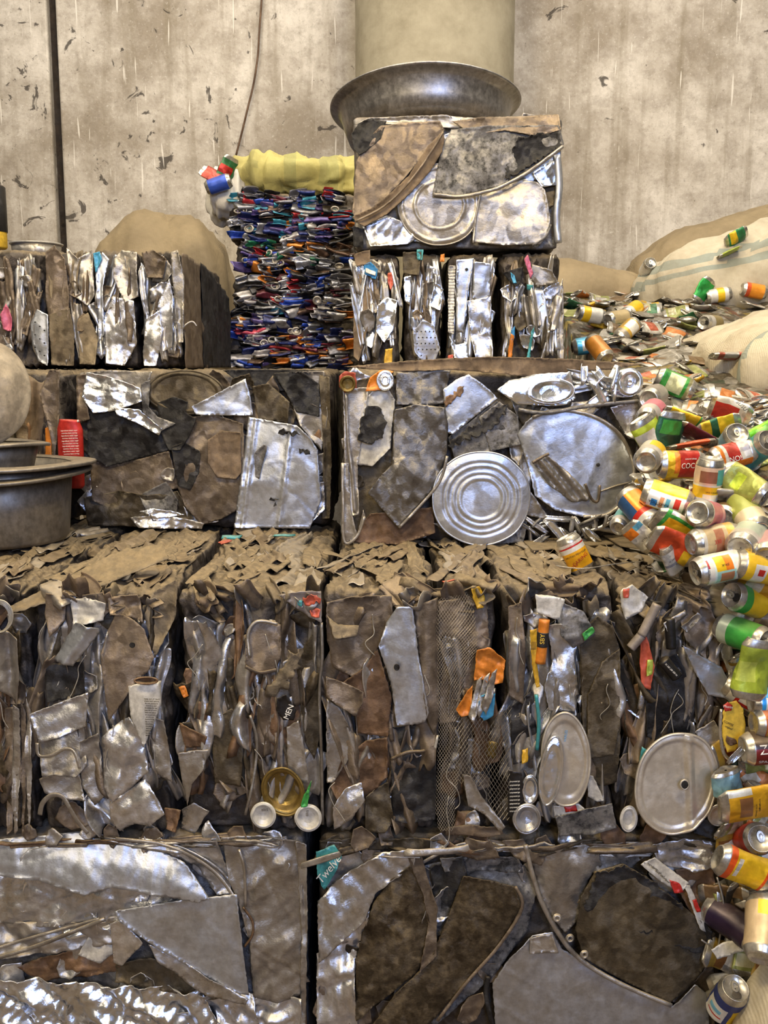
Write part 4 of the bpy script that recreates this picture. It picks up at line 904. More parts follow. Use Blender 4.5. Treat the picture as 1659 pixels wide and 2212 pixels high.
SL('blue', '415,878 470,850 530,818 540,850 547,897 480,898 424,895', out=30, amp=3, f=8, bulge=4)
SL('dark', '545,835 580,828 626,868 622,915 560,905', out=20, amp=4, f=9, bulge=7)
SL('dull', '622,805 700,802 708,900 695,975 650,920 630,870', out=10, amp=5, f=9)
SL('black', '590,806 650,802 690,830 690,900 640,890 620,850', out=16, amp=4, f=9)
SL('brown', '415,900 470,898 525,915 530,1000 520,1098 480,1120 434,1134 400,1090 386,1054 372,972', out=18, amp=4, f=7, bulge=5)
SL('wood', '450,950 480,930 520,935 522,1020 510,1034 470,1030 450,1000', out=26, amp=3, f=8, bulge=3)
SL('black', '372,965 400,955 432,975 430,1020 410,1060 385,1050', out=26, amp=4, f=9)
SL('blue', '538,900 590,910 641,919 670,945 686,972 694,1079 682,1110 670,1141 506,1139 520,1030', out=34, amp=2.4, f=7, bulge=3, label='bright white ribbed panel',
   fn=lambda x, z: 6 * np.exp(-((x - X(545, DL) - (z - Zp(1020, DL)) * .15) / .006) ** 2) + 5 * np.exp(-((x - X(622, DL) - (z - Zp(1020, DL)) * .14) / .005) ** 2) + 5 * np.exp(-((x - X(534, DL) - (z - Zp(1020, DL)) * .15) / .004) ** 2))
SL('soot', '550,980 570,960 578,965 568,1000 560,1035 552,1030', out=44, amp=2, f=14, name='latch_bracket')
SL('alu', '640,1060 700,1040 702,1100 660,1140', out=24, amp=7, f=14)
for a in ('604,928 640,932 650,938 612,940', '646,970 672,975 670,982 650,980', '585,1075 600,1078 598,1086 586,1084'): SL('black', a, out=41.5, amp=.5, f=12, jag=4, name='soot_mark', label='black smudge')
SL('alu', '280,1118 360,1112 440,1130 436,1142 300,1140', out=24, amp=7, f=18)
SL('bright', '300,1105 330,1098 370,1104 400,1112 340,1120', out=30, amp=6, f=26)
SL('dark', '690,810 712,815 716,1000 712,1120 696,1120 700,980', out=14, amp=4, f=10)
# red can wedged into its left edge
rc = P(153, 980, DL - .06)
def redcan(V):
    V = V.copy(); k = .82 + .18 * np.abs(np.sin(V[:, 2] * 30 + 1)); V[:, 1] *= .55 * k; V[:, 0] += .004 * np.sin(V[:, 2] * 50); return V
lathe('crushed_can', [(.001, -.105), (.034, -.105), (.039, -.095), (.039, .075), (.031, .098), (.031, .104), (.026, .104), (.025, .096), (.001, .096)], M['red'], BL, 32, rc, Matrix.Rotation(.05, 3, 'Y').to_4x4(), redcan)['label'] = 'red crushed can with fine white print'
for k in range(10):
    flat_text(BL, 'nutrition facts serving' if k % 2 else 'ingredients water sugar', M['inkwhite'], 149 + .6 * k, 930 + 5.6 * k, float(rc[1]) - .0235, 3.8, 2)
ptube(BL, 'can_rim', M['white'], '137,908 152,914 170,909', DL, 66, .004)

B2 = bale('bale of dark folded sheets upper far left, mostly behind the pots', X(-200, DL, 970), X(128, DL, 970), DL + .06, DL + 1.3, ZM, ZU, 'x', 33, 'body', deep=.2)
fill_strips(B2, 22, X(-40, DL), X(128, DL), ZM + .02, ZU - .02, DL + .06, ['brown', 'rust', 'dark', 'dull', 'wood'], 34)
sheet(B2, 'plastic_scrap', M['orange'], '98,925 110,918 112,985 98,990', DL, 10, 3, 14, label='orange scrap')
sheet(B2, 'scrap_sheet', M['brown'], '85,850 108,800 130,800 128,900 118,1000 108,930', DL, 14, 4, 9)

# ================================================================== top left row of narrow bales
def topk(label, a, b, seed, n=30, pal='m', z1px=536, x1=None):
    x0, x1 = X(a, DK, 660), X(b, DK, 660)
    z1 = Zp(z1px, DK)
    t = bale(label, x0 + .003, x1 - .003, DK, DK + .95, ZU, z1, 'x', seed, 'body', deep=.25, amp=.010, cr=.009)
    patches(t, 5, a + 3, 560, b - 3, 780, DK, pal, seed + 80, (18, 34), (6, 20), name='crumpled_scrap')
    fill_strips(t, n - 6, x0 + .006, x1 - .006, ZU + .015, z1 - .01, DK, pal, seed + 50, True, (.09, .26), (.02, .05), (-.004, .022), 12)
    return t
K1 = topk('narrow silvery bale at the left edge of the upper left row with pink scrap', -40, 97, 41, 34, 'k')
sheet(K1, 'plastic_scrap', M['pinkp'], '2,680 14,655 27,690 24,716 8,712', DK, 30, 3, 16, label='pink scrap')
sheet(K1, 'scrap_sheet', M['blue'], '66,700 80,668 104,680 106,740 104,790 84,780 70,740', DK, 28, 2.5, 8, bulge=5, label='perforated curved plate')
for k in range(9): lid(K1, 'drilled_hole', M['black'], 76 + (k % 3) * 10, 696 + k * 9, 1.6, 1.6, DK, 38, [(0, 0), (1, 0)], amp=0, rim=0)
K2 = topk('narrow dusty brown bale second from left in the upper left row', 99, 203, 42, 20, ['brown', 'dull', 'wood', 'dusty', 'dull'])
sheet(K2, 'scrap_sheet', M['brown'], '100,545 118,530 140,560 150,640 148,700 105,690 98,620', DK, 24, 3, 7, bulge=5)
sheet(K2, 'scrap_sheet', M['dusty'], '106,680 150,665 162,720 160,790 112,788', DK, 26, 4, 8, bulge=6)
sheet(K2, 'scrap_sheet', M['dusty'], '170,690 190,675 212,730 206,788 172,786', DK, 24, 4, 8, bulge=6)
sheet(K2, 'scrap_sheet', M['dull'], '144,535 170,560 200,540 204,640 190,660 160,640', DK, 22, 5, 10)
K3 = topk('narrow bale with crumpled silver pot and blue scrap, third in the upper left row', 205, 300, 43, 24, 'k')
sheet(K3, 'scrap_sheet', M['dull'], '244,560 262,540 296,545 298,640 270,655 246,600', DK, 28, 6, 12)
sheet(K3, 'scrap_sheet', M['blue'], '208,560 222,545 236,560 222,620 226,720 215,740 210,640', DK, 28, 4, 10)
sheet(K3, 'crushed_can', M['sky'], '203,548 216,544 220,560 208,590', DK, 34, 2, 14, label='blue crushed can')
sheet(K3, 'scrap_sheet', M['alu'], '222,690 245,640 290,650 296,740 270,790 230,785', DK, 24, 7, 11, bulge=8)
K4 = topk('narrow bale with a tall brown end plate, rightmost in the upper left row', 304, 392, 44, 18, 'm')
sheet(K4, 'scrap_sheet', M['brown'], '306,545 330,540 360,560 352,600 318,600', DK, 24, 5, 10)
sheet(K4, 'scrap_sheet', M['alu'], '308,760 318,690 345,670 352,720 338,790 312,790', DK, 26, 5, 8, bulge=9)
sheet(K4, 'scrap_sheet', M['alu'], '340,660 366,600 374,640 372,750 352,760', DK, 24, 3, 8)
sheet(K4, 'scrap_sheet', M['dull'], '368,545 384,540 398,600 396,740 386,740 376,640', DK, 30, 2, 7)
# its right flank: a dusty plate, black towards the back
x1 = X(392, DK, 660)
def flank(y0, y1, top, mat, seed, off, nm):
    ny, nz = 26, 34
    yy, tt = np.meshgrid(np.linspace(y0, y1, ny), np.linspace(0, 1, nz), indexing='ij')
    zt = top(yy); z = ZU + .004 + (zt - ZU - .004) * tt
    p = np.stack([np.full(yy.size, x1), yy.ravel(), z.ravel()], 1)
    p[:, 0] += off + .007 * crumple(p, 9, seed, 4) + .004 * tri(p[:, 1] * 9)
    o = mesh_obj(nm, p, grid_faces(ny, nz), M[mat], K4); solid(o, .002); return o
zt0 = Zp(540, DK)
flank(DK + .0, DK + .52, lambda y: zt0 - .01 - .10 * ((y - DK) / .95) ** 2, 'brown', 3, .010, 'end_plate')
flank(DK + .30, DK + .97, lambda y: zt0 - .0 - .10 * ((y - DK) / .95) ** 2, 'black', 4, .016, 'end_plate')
ptube(K4, 'wire_hoop', M['dull'], '376,760 384,730 398,705 415,695 425,705', DK, 20, .005)

# ================================================================== tower on the right
TZ0, TZ1 = Zp(541, DT), Zp(247, DT)
for lab, a, b, sd, pal in [('narrow silvery bale leftmost under the tower top, with coloured bits', 762, 865, 51, 'n'), ('narrow bale with perforated plate second from left under the tower top', 869, 959, 52, 'n'),
                           ('narrow bale with ribbed white edge strip third under the tower top', 963, 1072, 53, 'n'), ('narrow bale rightmost under the tower top with teal and orange slivers', 1078, 1214, 54, 'm')]:
    x0, x1_ = X(a, DT, 660), X(b, DT, 660)
    t = bale(lab, x0 + .003, x1_ - .003, DT, DT + .55, ZU, TZ0 - .004, 'x', sd, 'body', deep=.2, amp=.010, cr=.009)
    patches(t, 6, a + 3, 562, b - 3, 778, DT, pal, sd + 80, (16, 30), (6, 20))
    fill_strips(t, 22, x0 + .006, x1_ - .006, ZU + .015, TZ0 - .015, DT, pal, sd + 50, True, (.08, .22), (.016, .042), (-.004, .022), 10)
    q = lambda nm, m, s, **k: sheet(t, nm, M[m], s, DT, k.pop('out', 32), k.pop('amp', 2), k.pop('f', 14), **k)
    if sd == 51:
        q('crushed_can', 'inkblue', '787,572 800,566 816,582 812,604 788,592', label='blue and white can scrap')
        q('crushed_can', 'inkwhite', '790,580 812,588 811,596 790,588', out=36)
        q('plastic_scrap', 'coral', '838,590 846,588 849,615 844,628 838,610', label='coral scrap')
        q('scrap_sheet', 'wood', '764,550 800,540 798,570 770,575'); q('scrap_sheet', 'bright', '815,660 835,640 858,650 850,710 830,740 812,715', amp=5, label='shiny scrap')
        q('plastic_scrap', 'yellow', '832,755 848,752 846,788 830,786', label='yellow scrap'); q('scrap_sheet', 'wood', '764,580 782,600 800,640 796,700 775,780 764,770', out=14)
    if sd == 52:
        q('plastic_scrap', 'teal', '900,540 914,540 912,562 902,562', label='teal scrap'); q('plastic_scrap', 'orange', '952,550 960,548 960,566 950,566', label='orange scrap')
        q('scrap_sheet', 'blue', '893,715 915,690 938,705 950,750 940,780 915,785 895,760', bulge=5, label='perforated plate')
        for k in range(22): lid(t, 'drilled_hole', M['black'], 901 + (k % 5) * 9 + (k // 5 % 2) * 3, 716 + (k // 5) * 13, 1.5, 1.5, DT, 43, [(0, 0), (1, 0)], amp=0, rim=0)
        q('scrap_sheet', 'bright', '926,660 940,610 958,625 950,670', out=34); q('scrap_sheet', 'bright', '872,600 888,595 886,660 874,650', bulge=6)
        q('scrap_sheet', 'dark', '870,545 910,545 905,595 872,590', amp=6)
    if sd == 53:
        q('ribbed_strip', 'white', '969,575 983,575 981,660 980,720 968,718', fn=lambda x, z: 3 * np.sign(np.sin(z * 620)), res=.0035, label='ribbed white strip')
        q('scrap_sheet', 'blue', '986,562 1024,558 1010,640 1002,720 985,715', bulge=5); q('scrap_sheet', 'blue', '1024,565 1060,570 1058,640 1040,650 1020,645', bulge=6)
        q('scrap_sheet', 'alu', '1010,650 1060,640 1064,780 1030,785 1015,720', amp=5); q('plastic_scrap', 'coral', '968,768 978,766 978,785 966,785', label='red scrap')
        lid(t, 'punched_hole', M['black'], 1008, 582, 3.4, 3, DT, 42, [(0, 0), (1, 0)], amp=0, rim=.6)
        q('scrap_sheet', 'bright', '970,725 985,745 1010,740 1012,782 985,786')
    if sd == 54:
        q('plastic_scrap', 'sky', '1102,588 1110,595 1116,612 1108,612', label='blue sliver'); q('plastic_scrap', 'teal', '1138,614 1152,616 1150,628 1138,626', label='teal scrap')
        q('plastic_scrap', 'orange', '1098,755 1104,720 1110,725 1106,770 1096,785', label='orange sliver'); q('plastic_scrap', 'inkblue', '1104,715 1112,704 1112,730 1106,735', label='blue sliver')
        q('scrap_sheet', 'black', '1085,590 1130,575 1125,610 1112,620', amp=4); q('scrap_sheet', 'dull', '1150,570 1190,585 1205,610 1160,620 1145,600', bulge=6); q('plastic_scrap', 'pinkp', '1132,560 1140,550 1150,590 1146,602', label='pink sliver')
        q('plastic_scrap', 'teal', '1148,715 1154,705 1144,775 1136,782', label='teal sliver'); q('scrap_sheet', 'dull', '1200,640 1216,600 1217,780 1205,785', out=16)
def ST(mat, s, **k): return sheet(TT, k.pop('name', 'scrap_sheet'), M[mat], s, DT, **k)
TT = bale('square bale of flattened pans on top of the tower, carrying the dark basin', X(762, DT, 400), X(1214, DT, 400), DT, DT + .3, TZ0, TZ1, 'y', 55, 'bodyl', amp=.004, layer=.05, cr=.008, r=.02)
ST('dull', '766,270 800,256 960,250 1090,262 1000,280 880,268', out=10, amp=6, f=12)
ST('black', '760,290 775,268 800,258 835,262 822,300 790,328 776,336 763,322', out=22, amp=6, f=14, bulge=6)
ST('blue', '960,290 1010,280 1100,290 1210,290 1212,380 1000,420 940,400', out=6, amp=6, f=12)
lid(TT, 'pan_base', M['dull'], 949, 443, 88, 88, DT, 16, [(0, 0), (.55, 0), (.6, 4), (.65, 0), (.85, 0), (.9, 4), (1, -2)], amp=2, f=6, rim=3, seed=12, label='round pan base')
ST('alu', '785,490 835,465 870,480 900,515 880,528 800,532', out=12, amp=7, f=13)
ST('dull', '1022,492 1028,450 1036,418 1080,400 1127,389 1160,395 1176,410 1184,450 1188,483 1180,510 1168,527 1090,530 1025,523', out=18, amp=3, f=6, bulge=5)
ST('brown', '769,350 795,300 823,272 890,264 950,263 960,281 945,305 925,322 874,386 820,440 772,478 762,460', out=24, amp=3, f=6, bulge=4, label='brown stained sheet')
ST('wood', '769,480 762,468 800,452 827,433 881,382 924,317 955,284 961,300 953,330 931,368 888,415 837,462 787,489', out=34, amp=3, f=10, curl=4)
ptube(TT, 'rim_strip', M['brown'], '768,478 830,445 885,392 930,330 958,285', DT, 46, .005)
ST('soot', '935,418 945,365 953,317 975,280 1060,272 1206,272 1217,313 1150,360 1080,402 1030,415 989,422', out=28, amp=4, f=10, bulge=5, label='black-stained sheet')
ST('black', '1120,300 1160,290 1206,285 1214,312 1150,355 1090,390 1100,340', out=33, amp=3, f=12, jag=3, name='soot_patch', label='black soot patch')
ptube(TT, 'rolled_edge', M['dull'], '936,420 990,424 1040,416 1085,402 1150,365 1216,316', DT, 40, .008)
ST('brown', '975,262 1060,252 1206,248 1211,281 1180,290 1148,293 1090,282 1025,290', out=30, amp=4, f=9, curl=4)
ST('bright', '1150,375 1190,345 1205,350 1200,400 1170,405', out=12, amp=6, f=14)
ptube(TT, 'rolled_edge', M['blue'], '1203,335 1208,400 1202,470 1206,525', DT, 16, .017)
ptube(TT, 'rim_strip', M['dull'], '1022,525 1028,470 1038,420', DT, 26, .004)
ST('black', '762,488 785,495 785,535 764,533', out=10, amp=4, f=12)
ptube(TT, 'rim_strip', M['soot'], '1190,485 1178,512 1150,530', DT, 30, .005)

# ================================================================== the colourful can bales behind
DC = 4.45
def flatcan(parent, seed, c, Ln, Wd, ang, mat, lab=None):
    return strip(parent, 'crushed_can', mat, c, Ln, Wd, ang, seed, random.Random(seed).uniform(.45, 1.0), .0075, random.Random(seed + 1).uniform(-25, 25), random.Random(seed).uniform(-45, 10), nu=max(9, int(Ln / .007)), nv=9, label=lab, taper=.12)
CP = {}
for k, (h, mt) in dict(navy=('#1e2c66', .5), blue=('#2b50b8', .45), silver=('#b6b6ba', .85), red=('#a3232b', .4), orange=('#d6822c', .35), green=('#1d6b4c', .4), black=('#17171b', .4), white=('#cfcac6', .4), teal=('#3f93ab', .4), maroon=('#5a1c2c', .4), grey=('#77767c', .8), pink=('#c2495f', .35), purple=('#54467f', .4), brown=('#6d5546', .5)).items():
    CP[k] = metal('crushed_' + k, srgb(h), .3, mt, .2, '#15130f', .3, 34, .3, .2)
names = ['navy', 'blue', 'silver', 'red', 'orange', 'green', 'black', 'white', 'teal', 'maroon', 'grey', 'pink', 'purple', 'brown']
edges = [413, 524, 589, 684, 797]
wts = [dict(navy=5, blue=3, silver=8, grey=8, purple=4, black=5, red=2, teal=2, brown=2, white=2, maroon=2, orange=1), dict(orange=4, silver=8, black=6, green=3, grey=3, blue=2, brown=3, red=2, purple=2),
       dict(silver=8, blue=3, orange=2, black=6, white=4, brown=3, grey=4, red=2, teal=1, maroon=2, navy=2), dict(red=3, pink=2, blue=2, navy=4, silver=8, grey=5, black=6, orange=3, white=3, maroon=3, purple=3, brown=2)]
labs = ['bale of flattened bluish cans, topmost of the colourful stack', 'bale of flattened orange and silver cans, second from top of the colourful stack', 'bale of flattened mixed cans, third from top of the colourful stack', 'bale of flattened red and blue cans, lowest of the colourful stack']
zb = ZU
for k in range(3, -1, -1):
    a, b = [(494, 770), (508, 770), (500, 770), (488, 770)][k]
    x0, x1_ = X(a, DC, 600), X(b, DC, 600); z1, z0 = Zp(edges[k], DC), Zp(edges[k + 1], DC)
    if k == 3: z0 = ZU
    t = bale(labs[k], x0, x1_, DC, DC + .55, z0 + .002, z1 - .003, 'z', 60 + k, 'body', deep=.12, amp=.010, layer=.018, cr=.008)
    rg = random.Random(600 + k); pool = [n_ for n_, w_ in wts[k].items() for _ in range(w_)]
    N = int(96 * min(1, (z1 - z0) / .22))
    for i in range(min(N, 98)):
        Ln = rg.uniform(.05, .12); zz = z0 + .008 + (z1 - z0 - .016) * ((i + rg.random()) / N)
        cn = rg.choice(pool)
        flatcan(t, rg.randrange(99999), (rg.uniform(x0 + Ln * .35, x1_ - Ln * .4), DC - rg.uniform(-.004, .02), zz), Ln, rg.uniform(.034, .062), 90 + rg.gauss(0, 9), CP[cn], cn + ' flattened can')
    rr = random.Random(70 + k)
    for i in range(5):
        lid(t, 'can_base', M['dull'], rr.uniform(a + 15, 745), rr.uniform(edges[k] + 14, edges[k + 1] - 14), rr.uniform(6, 11), rr.uniform(5, 9), DC, 26, [(0, -8), (.6, -5), (.85, 2), (1, 0)], amp=.6, rim=1.8, tilt=(rr.uniform(-.3, .3), rr.uniform(-.3, .3)))

patches(BR, 34, 740, 800, 1386, 1170, DR, 'm', 311, (18, 45), (-2, 8))
patches(BL, 34, 170, 805, 712, 1138, DL, 'd', 312, (18, 45), (-2, 8))
patches(TT, 22, 766, 252, 1212, 535, DT, 'm', 313, (16, 42), (-2, 6))
# ================================================================== loose things on the bales
def rotm(a, axis): return Matrix.Rotation(a, 4, axis)
# dark basin leaning back on the tower
def basin_shape(V):
    V = V.copy(); r = np.hypot(V[:, 0], V[:, 1]); a = np.arctan2(V[:, 1], V[:, 0])
    V[:, 2] += np.clip((r - .2) / .1, 0, 1) * (.007 * np.sin(2 * a + .6) + .004 * np.sin(3 * a)); V[:, 0] *= 1 + .01 * np.sin(a * 2); return V
bx = P(922, 245, DT + .38)
BP = [(.001, 0), (.255, 0), (.280, .012), (.294, .06), (.306, .118), (.318, .128), (.338, .138), (.346, .136), (.347, .131), (.338, .128), (.322, .119), (.311, .11), (.299, .06), (.284, .018), (.25, .006), (.001, .006)]
ob = lathe('metal_basin', BP, M['basin'], None, 96, (bx[0], DT + .335, TZ1 - .022), rotm(math.radians(-10), 'X') @ rotm(math.radians(-2.5), 'Y'), basin_shape)
tag(ob, 'wide dark metal basin tilted back on top of the scrap tower', 'basin')
# nested pots at the left edge, standing on the middle row
def pot(name, label, cx, cy, z, R, r0, r1, h, lipdn=.012, tilt=0, mat='pot', sd=1):
    t = thing(name, label, 'pot', (cx, cy, z), 'nested aluminium pots')
    wob = lambda V: V + np.stack([0 * V[:, 0], 0 * V[:, 0], np.clip((np.hypot(V[:, 0], V[:, 1]) - r1 * .95) / .03, 0, 1) * .006 * np.sin(2 * np.arctan2(V[:, 1], V[:, 0]) + sd)], 1)
    rm = rotm(math.radians(tilt), 'Y')
    lathe('pot_body', [(.001, 0), (r0 * .94, 0), (r0, .012), (r0 + (r1 - r0) * .5, h * .5), (r1, h - .006), (r1 - .004, h - .006), (r0 + (r1 - r0) * .5 - .004, h * .5), (r0 - .006, .014), (r0 * .92, .005), (.001, .005)], M[mat], t, 80, (cx, cy, z), rm)
    lathe('pot_rim', [(r1 - .006, h - .008), (r1, h - .004), ((R + r1) / 2, h), (R - .004, h - .002), (R, h - .004), (R - .001, h - lipdn), (R - .004, h - lipdn), (R - .006, h - .008), ((R + r1) / 2, h - .006), (r1 - .001, h - .01)], M[mat], t, 80, (cx, cy, z), rm, wob)
    return t
pz = ZM + .013
pot('cooking_pot', 'large grey aluminium pot at left edge, bottom one of the nested stack', -1.085, 2.76, pz, .248, .172, .192, .20, tilt=-1.5, sd=1)
pot('cooking_pot', 'wide rimmed aluminium pot nested inside the large pot at left edge', -1.075, 2.76, pz + .108, .242, .155, .178, .128, tilt=2, sd=2)
pot('cooking_pot', 'small topmost pot of the nested stack at left edge', -1.10, 2.74, pz + .19, .150, .10, .118, .098, tilt=1, sd=3)
# pale dented basin standing on edge in the pots
def dome(V):
    V = V.copy(); V[:, 2] += .022 * crumple(V, 7, 5, 3); V[:, 0] *= .86; return V
ld = lathe('dented_basin', [(.001, .07), (.05, .068), (.10, .055), (.135, .03), (.15, 0), (.156, -.004), (.156, -.008), (.148, -.006), (.132, .024), (.10, .049), (.05, .062), (.001, .064)], M['beige'], None, 64,
           (P(-42, 850, 2.72)[0], 2.72, P(0, 850, 2.72)[2]), rotm(math.radians(72), 'X') @ rotm(math.radians(10), 'Y'), dome)
tag(ld, 'pale dented basin standing on edge above the nested pots', 'basin')
# yellow painted tin and low round pan behind the upper left row
tz = Zp(540, DK + .3)
t = thing('yellow_tin', 'yellow and dark painted tin at the left edge on the upper left bales', 'tin', (P(-18, 500, DK + .3)[0], DK + .3, tz + .004))
lathe('tin_body', [(.001, 0), (.048, 0), (.052, .006), (.052, .215), (.048, .225), (.001, .225)], M['inkgold'], t, 40, tuple(t.location), None, lambda V: np.stack([V[:, 0] + .006 * np.sin(V[:, 2] * 40), V[:, 1], V[:, 2]], 1))
lathe('painted_band', [(.0525, .06), (.0545, .065), (.0545, .222), (.05, .228)], M['blackp'], t, 40, tuple(t.location), None, lambda V: np.stack([V[:, 0] + .006 * np.sin(V[:, 2] * 40), V[:, 1], V[:, 2]], 1))['label'] = 'dark painted band'
t = thing('round_pan', 'low round pan with pale rim on the upper left bales before the wall', 'pan', (P(78, 520, DK + .62)[0], DK + .62, tz + .004))
lathe('pan_body', [(.001, 0), (.088, 0), (.094, .01), (.098, .052), (.094, .052), (.09, .012), (.001, .006)], M['dull'], t, 48, tuple(t.location))
lathe('pan_rim', [(.094, .05), (.104, .052), (.106, .056), (.100, .058), (.093, .054)], M['white'], t, 48, tuple(t.location))
# ------------------------------------------------------------------ sacks
def sack(name, label, c, size, mat, seed, cat='sack', rot=0, lean=0, wr=.02, stripes=None, group=None, flat=.72, n=56, f=5, sag=0, fold=(6, 6, 3), fa=.5):
    u, v = np.meshgrid(np.linspace(-PI / 2, PI / 2, n // 2 + 8), np.linspace(0, 2 * PI, n * 2, endpoint=False), indexing='ij')
    pw = lambda a, e: np.sign(a) * np.abs(a) ** e
    x = pw(np.cos(u), flat) * pw(np.cos(v), flat); y = pw(np.cos(u), flat) * pw(np.sin(v), flat); z = pw(np.sin(u), flat)
    p = np.stack([x.ravel(), y.ravel(), z.ravel()], 1); nrm = p / (np.linalg.norm(p, axis=1)[:, None] + 1e-9)
    q = p * np.array(size) / 2
    q += nrm * (wr * .7 * crumple(q, f, seed, 4, aniso=(1, 1, .35)) + wr * .8 * vnoise(q * 4, seed))[:, None]
    q -= nrm * (wr * fa * (1 - np.minimum(1, np.abs(vnoise(q * np.array(fold), seed + 3)) * 3.2)))[:, None]
    q[:, 2] -= sag * (q[:, 0] / size[0] * 2) ** 2
    R = np.array((rotm(math.radians(rot), 'Z') @ rotm(math.radians(lean), 'Y')).to_3x3())
    Fc = grid_faces(u.shape[0], u.shape[1], True)
    col = []
    for fc in Fc:
        m_ = q[list(fc)].mean(0); c_ = (1, 1, 1)
        for ax, pos, wd, cc in (stripes or []):
            if abs(m_[ax] - pos) < wd: c_ = cc
        col.append(c_)
    o = mesh_obj(name, q @ R.T + np.array(c), Fc, M[mat], None, True, col=col)
    return tag(o, label, cat, group)
BLUEG = (.55, .68, .78)
sack('bulk_sack', 'large brown bulging sack leaning on the wall behind the upper left bales', (P(350, 640, 5.45)[0], 5.5, 1.27), (.92, .8, 2.5), 'sackbrown', 3, wr=.05, flat=.62, f=5, fold=(7, 3, 2))
# yellow sack lying on the colourful stack
ys = P(640, 372, DC + .25)
sack('yellow_sack', 'yellow woven sack with grey bands lying on the colourful can stack', (ys[0] + .02, DC + .27, Zp(413, DC) + .085), (.66, .5, .22), 'sackyellow', 4, wr=.045, flat=.62, f=11, fold=(16, 2, 3), fa=.8, stripes=[(0, -.02, .03, (.75, .8, .85)), (0, .14, .04, (.75, .8, .85)), (0, -.2, .02, (.8, .82, .85))])
wb = P(482, 400, DC + .1)
sack('white_bag', 'torn white bag of cans slumped over the left end of the colourful stack', (wb[0] + .01, DC + .19, wb[2] - .03), (.21, .34, .26), 'sackwhite', 6, cat='bag', wr=.05, flat=.8, f=12)
sack('brown_sack', 'brown sack at the wall, topmost of the right-hand pile', (2.25, 5.55, 2.27), (1.9, .7, .66), 'sackbrown', 7, rot=0, lean=-14, wr=.045, f=6)
sack('striped_sack', 'pale woven sack with two grey stripes at the right, before the brown sack', (1.98, 4.9, 2.16), (1.45, .6, .50), 'sack', 8, lean=-13, wr=.04, f=8, stripes=[(2, .15, .016, BLUEG), (2, .09, .016, BLUEG)])
sack('brown_sack', 'plain brown sack beside the tower, lowest at the wall on the right', (1.08, 5.25, 2.0), (.74, .5, .46), 'sackbrown', 9, lean=10, wr=.03, f=6)
sack('white_sack', 'large whitish sack with grey stripes sprawled across the right-hand can heap', (1.76, 3.62, 1.73), (1.3, 1.25, .40), 'sack', 10, lean=-6, wr=.05, f=8, fold=(4, 10, 6), stripes=[(1, -.40, .022, BLUEG), (1, -.52, .018, BLUEG)])
sack('white_sack', 'frayed whitish sack at the bottom right corner beside the blue can', (P(1678, 2190, 2.02)[0], 1.99, .10), (.23, .24, .60), 'sack', 12, lean=8, wr=.012, f=9, flat=.8)
# cable down the wall
tag(tube(None, 'hanging_cable', M['rust'], [P(a, b, WY - .03) for a, b in pts('566,-60 565,0 560,70 557,120 548,180 536,230 524,280 510,335')], .006), 'brown cable hanging down the wall behind the colourful stack', 'cable')

# ================================================================== cans
CANP = [(.001, .006), (.012, .0065), (.019, .005), (.0225, 0), (.025, 0), (.0265, .003), (.0315, .011), (.033, .015)]
def can_profile(h):
    b = [(r, z) for r, z in CANP]
    t = [(.033, h - .016), (.0325, h - .012), (.0285, h - .003), (.0275, h - .001), (.0275, h), (.0262, h), (.0258, h - .004), (.001, h - .004)]
    side = [(.033, z) for z in np.linspace(.015, h - .016, 19)[1:-1]]
    return b + side + t, len(b) - 1, len(b) + len(side)
def crushfn(ops, h):
    def fn(V):
        V = np.array(V, float)
        for op in ops:
            k = op[0]
            if k == 'dent':                       # ang, height share, radius, depth
                a = math.radians(op[1]); c = np.array([.033 * math.cos(a), .033 * math.sin(a), op[2] * h])
                g = np.exp(-((V - c) ** 2).sum(1) / op[3] ** 2); n_ = np.array([math.cos(a), math.sin(a), 0]); V = V - g[:, None] * n_ * op[4]
            elif k == 'flat':                     # factor, direction
                a = math.radians(op[2]); n_ = np.array([math.cos(a), math.sin(a), 0]); tt = np.array([-math.sin(a), math.cos(a), 0])
                m_ = .25 + .75 * np.clip(1 - np.abs(V[:, 2] / h - op[3]) / op[4], 0, 1) if len(op) > 3 else 1.0
                dn = V @ n_; dt = V @ tt; V = V - (dn * (1 - op[1]) * m_)[:, None] * n_ + (dt * (1 - op[1]) * .28 * m_)[:, None] * tt
            elif k == 'bend':                     # angle, height share, direction
                a = math.radians(op[3]); n_ = np.array([math.cos(a), math.sin(a), 0]); z0 = op[2] * h; th = math.radians(op[1])
                s = np.clip((V[:, 2] - z0) / .02, 0, 1); dz = np.maximum(V[:, 2] - z0, 0); dn = V @ n_
                V = V + n_[None] * (np.sin(th * s) * dz)[:, None]; V[:, 2] -= (1 - np.cos(th * s)) * dz + s * dn * math.sin(th) * .8
            elif k == 'short': V[:, 2] *= op[1]
            elif k == 'crum':
                r = np.hypot(V[:, 0], V[:, 1]) + 1e-6; c_ = op[1] * crumple(V + op[2], 26, int(op[2] * 10), 4)
                V[:, 0] *= 1 + c_ / r * .8; V[:, 1] *= 1 + c_ / r * .8; V[:, 2] += c_ * .3
        return V
    return fn
def ccol(design, a, t):
    c = design[0]
    for (a0, a1, t0, t1, cc) in design[1:]:
        if a0 <= a <= a1 and t0 <= t <= t1: c = cc
    return srgb(c)
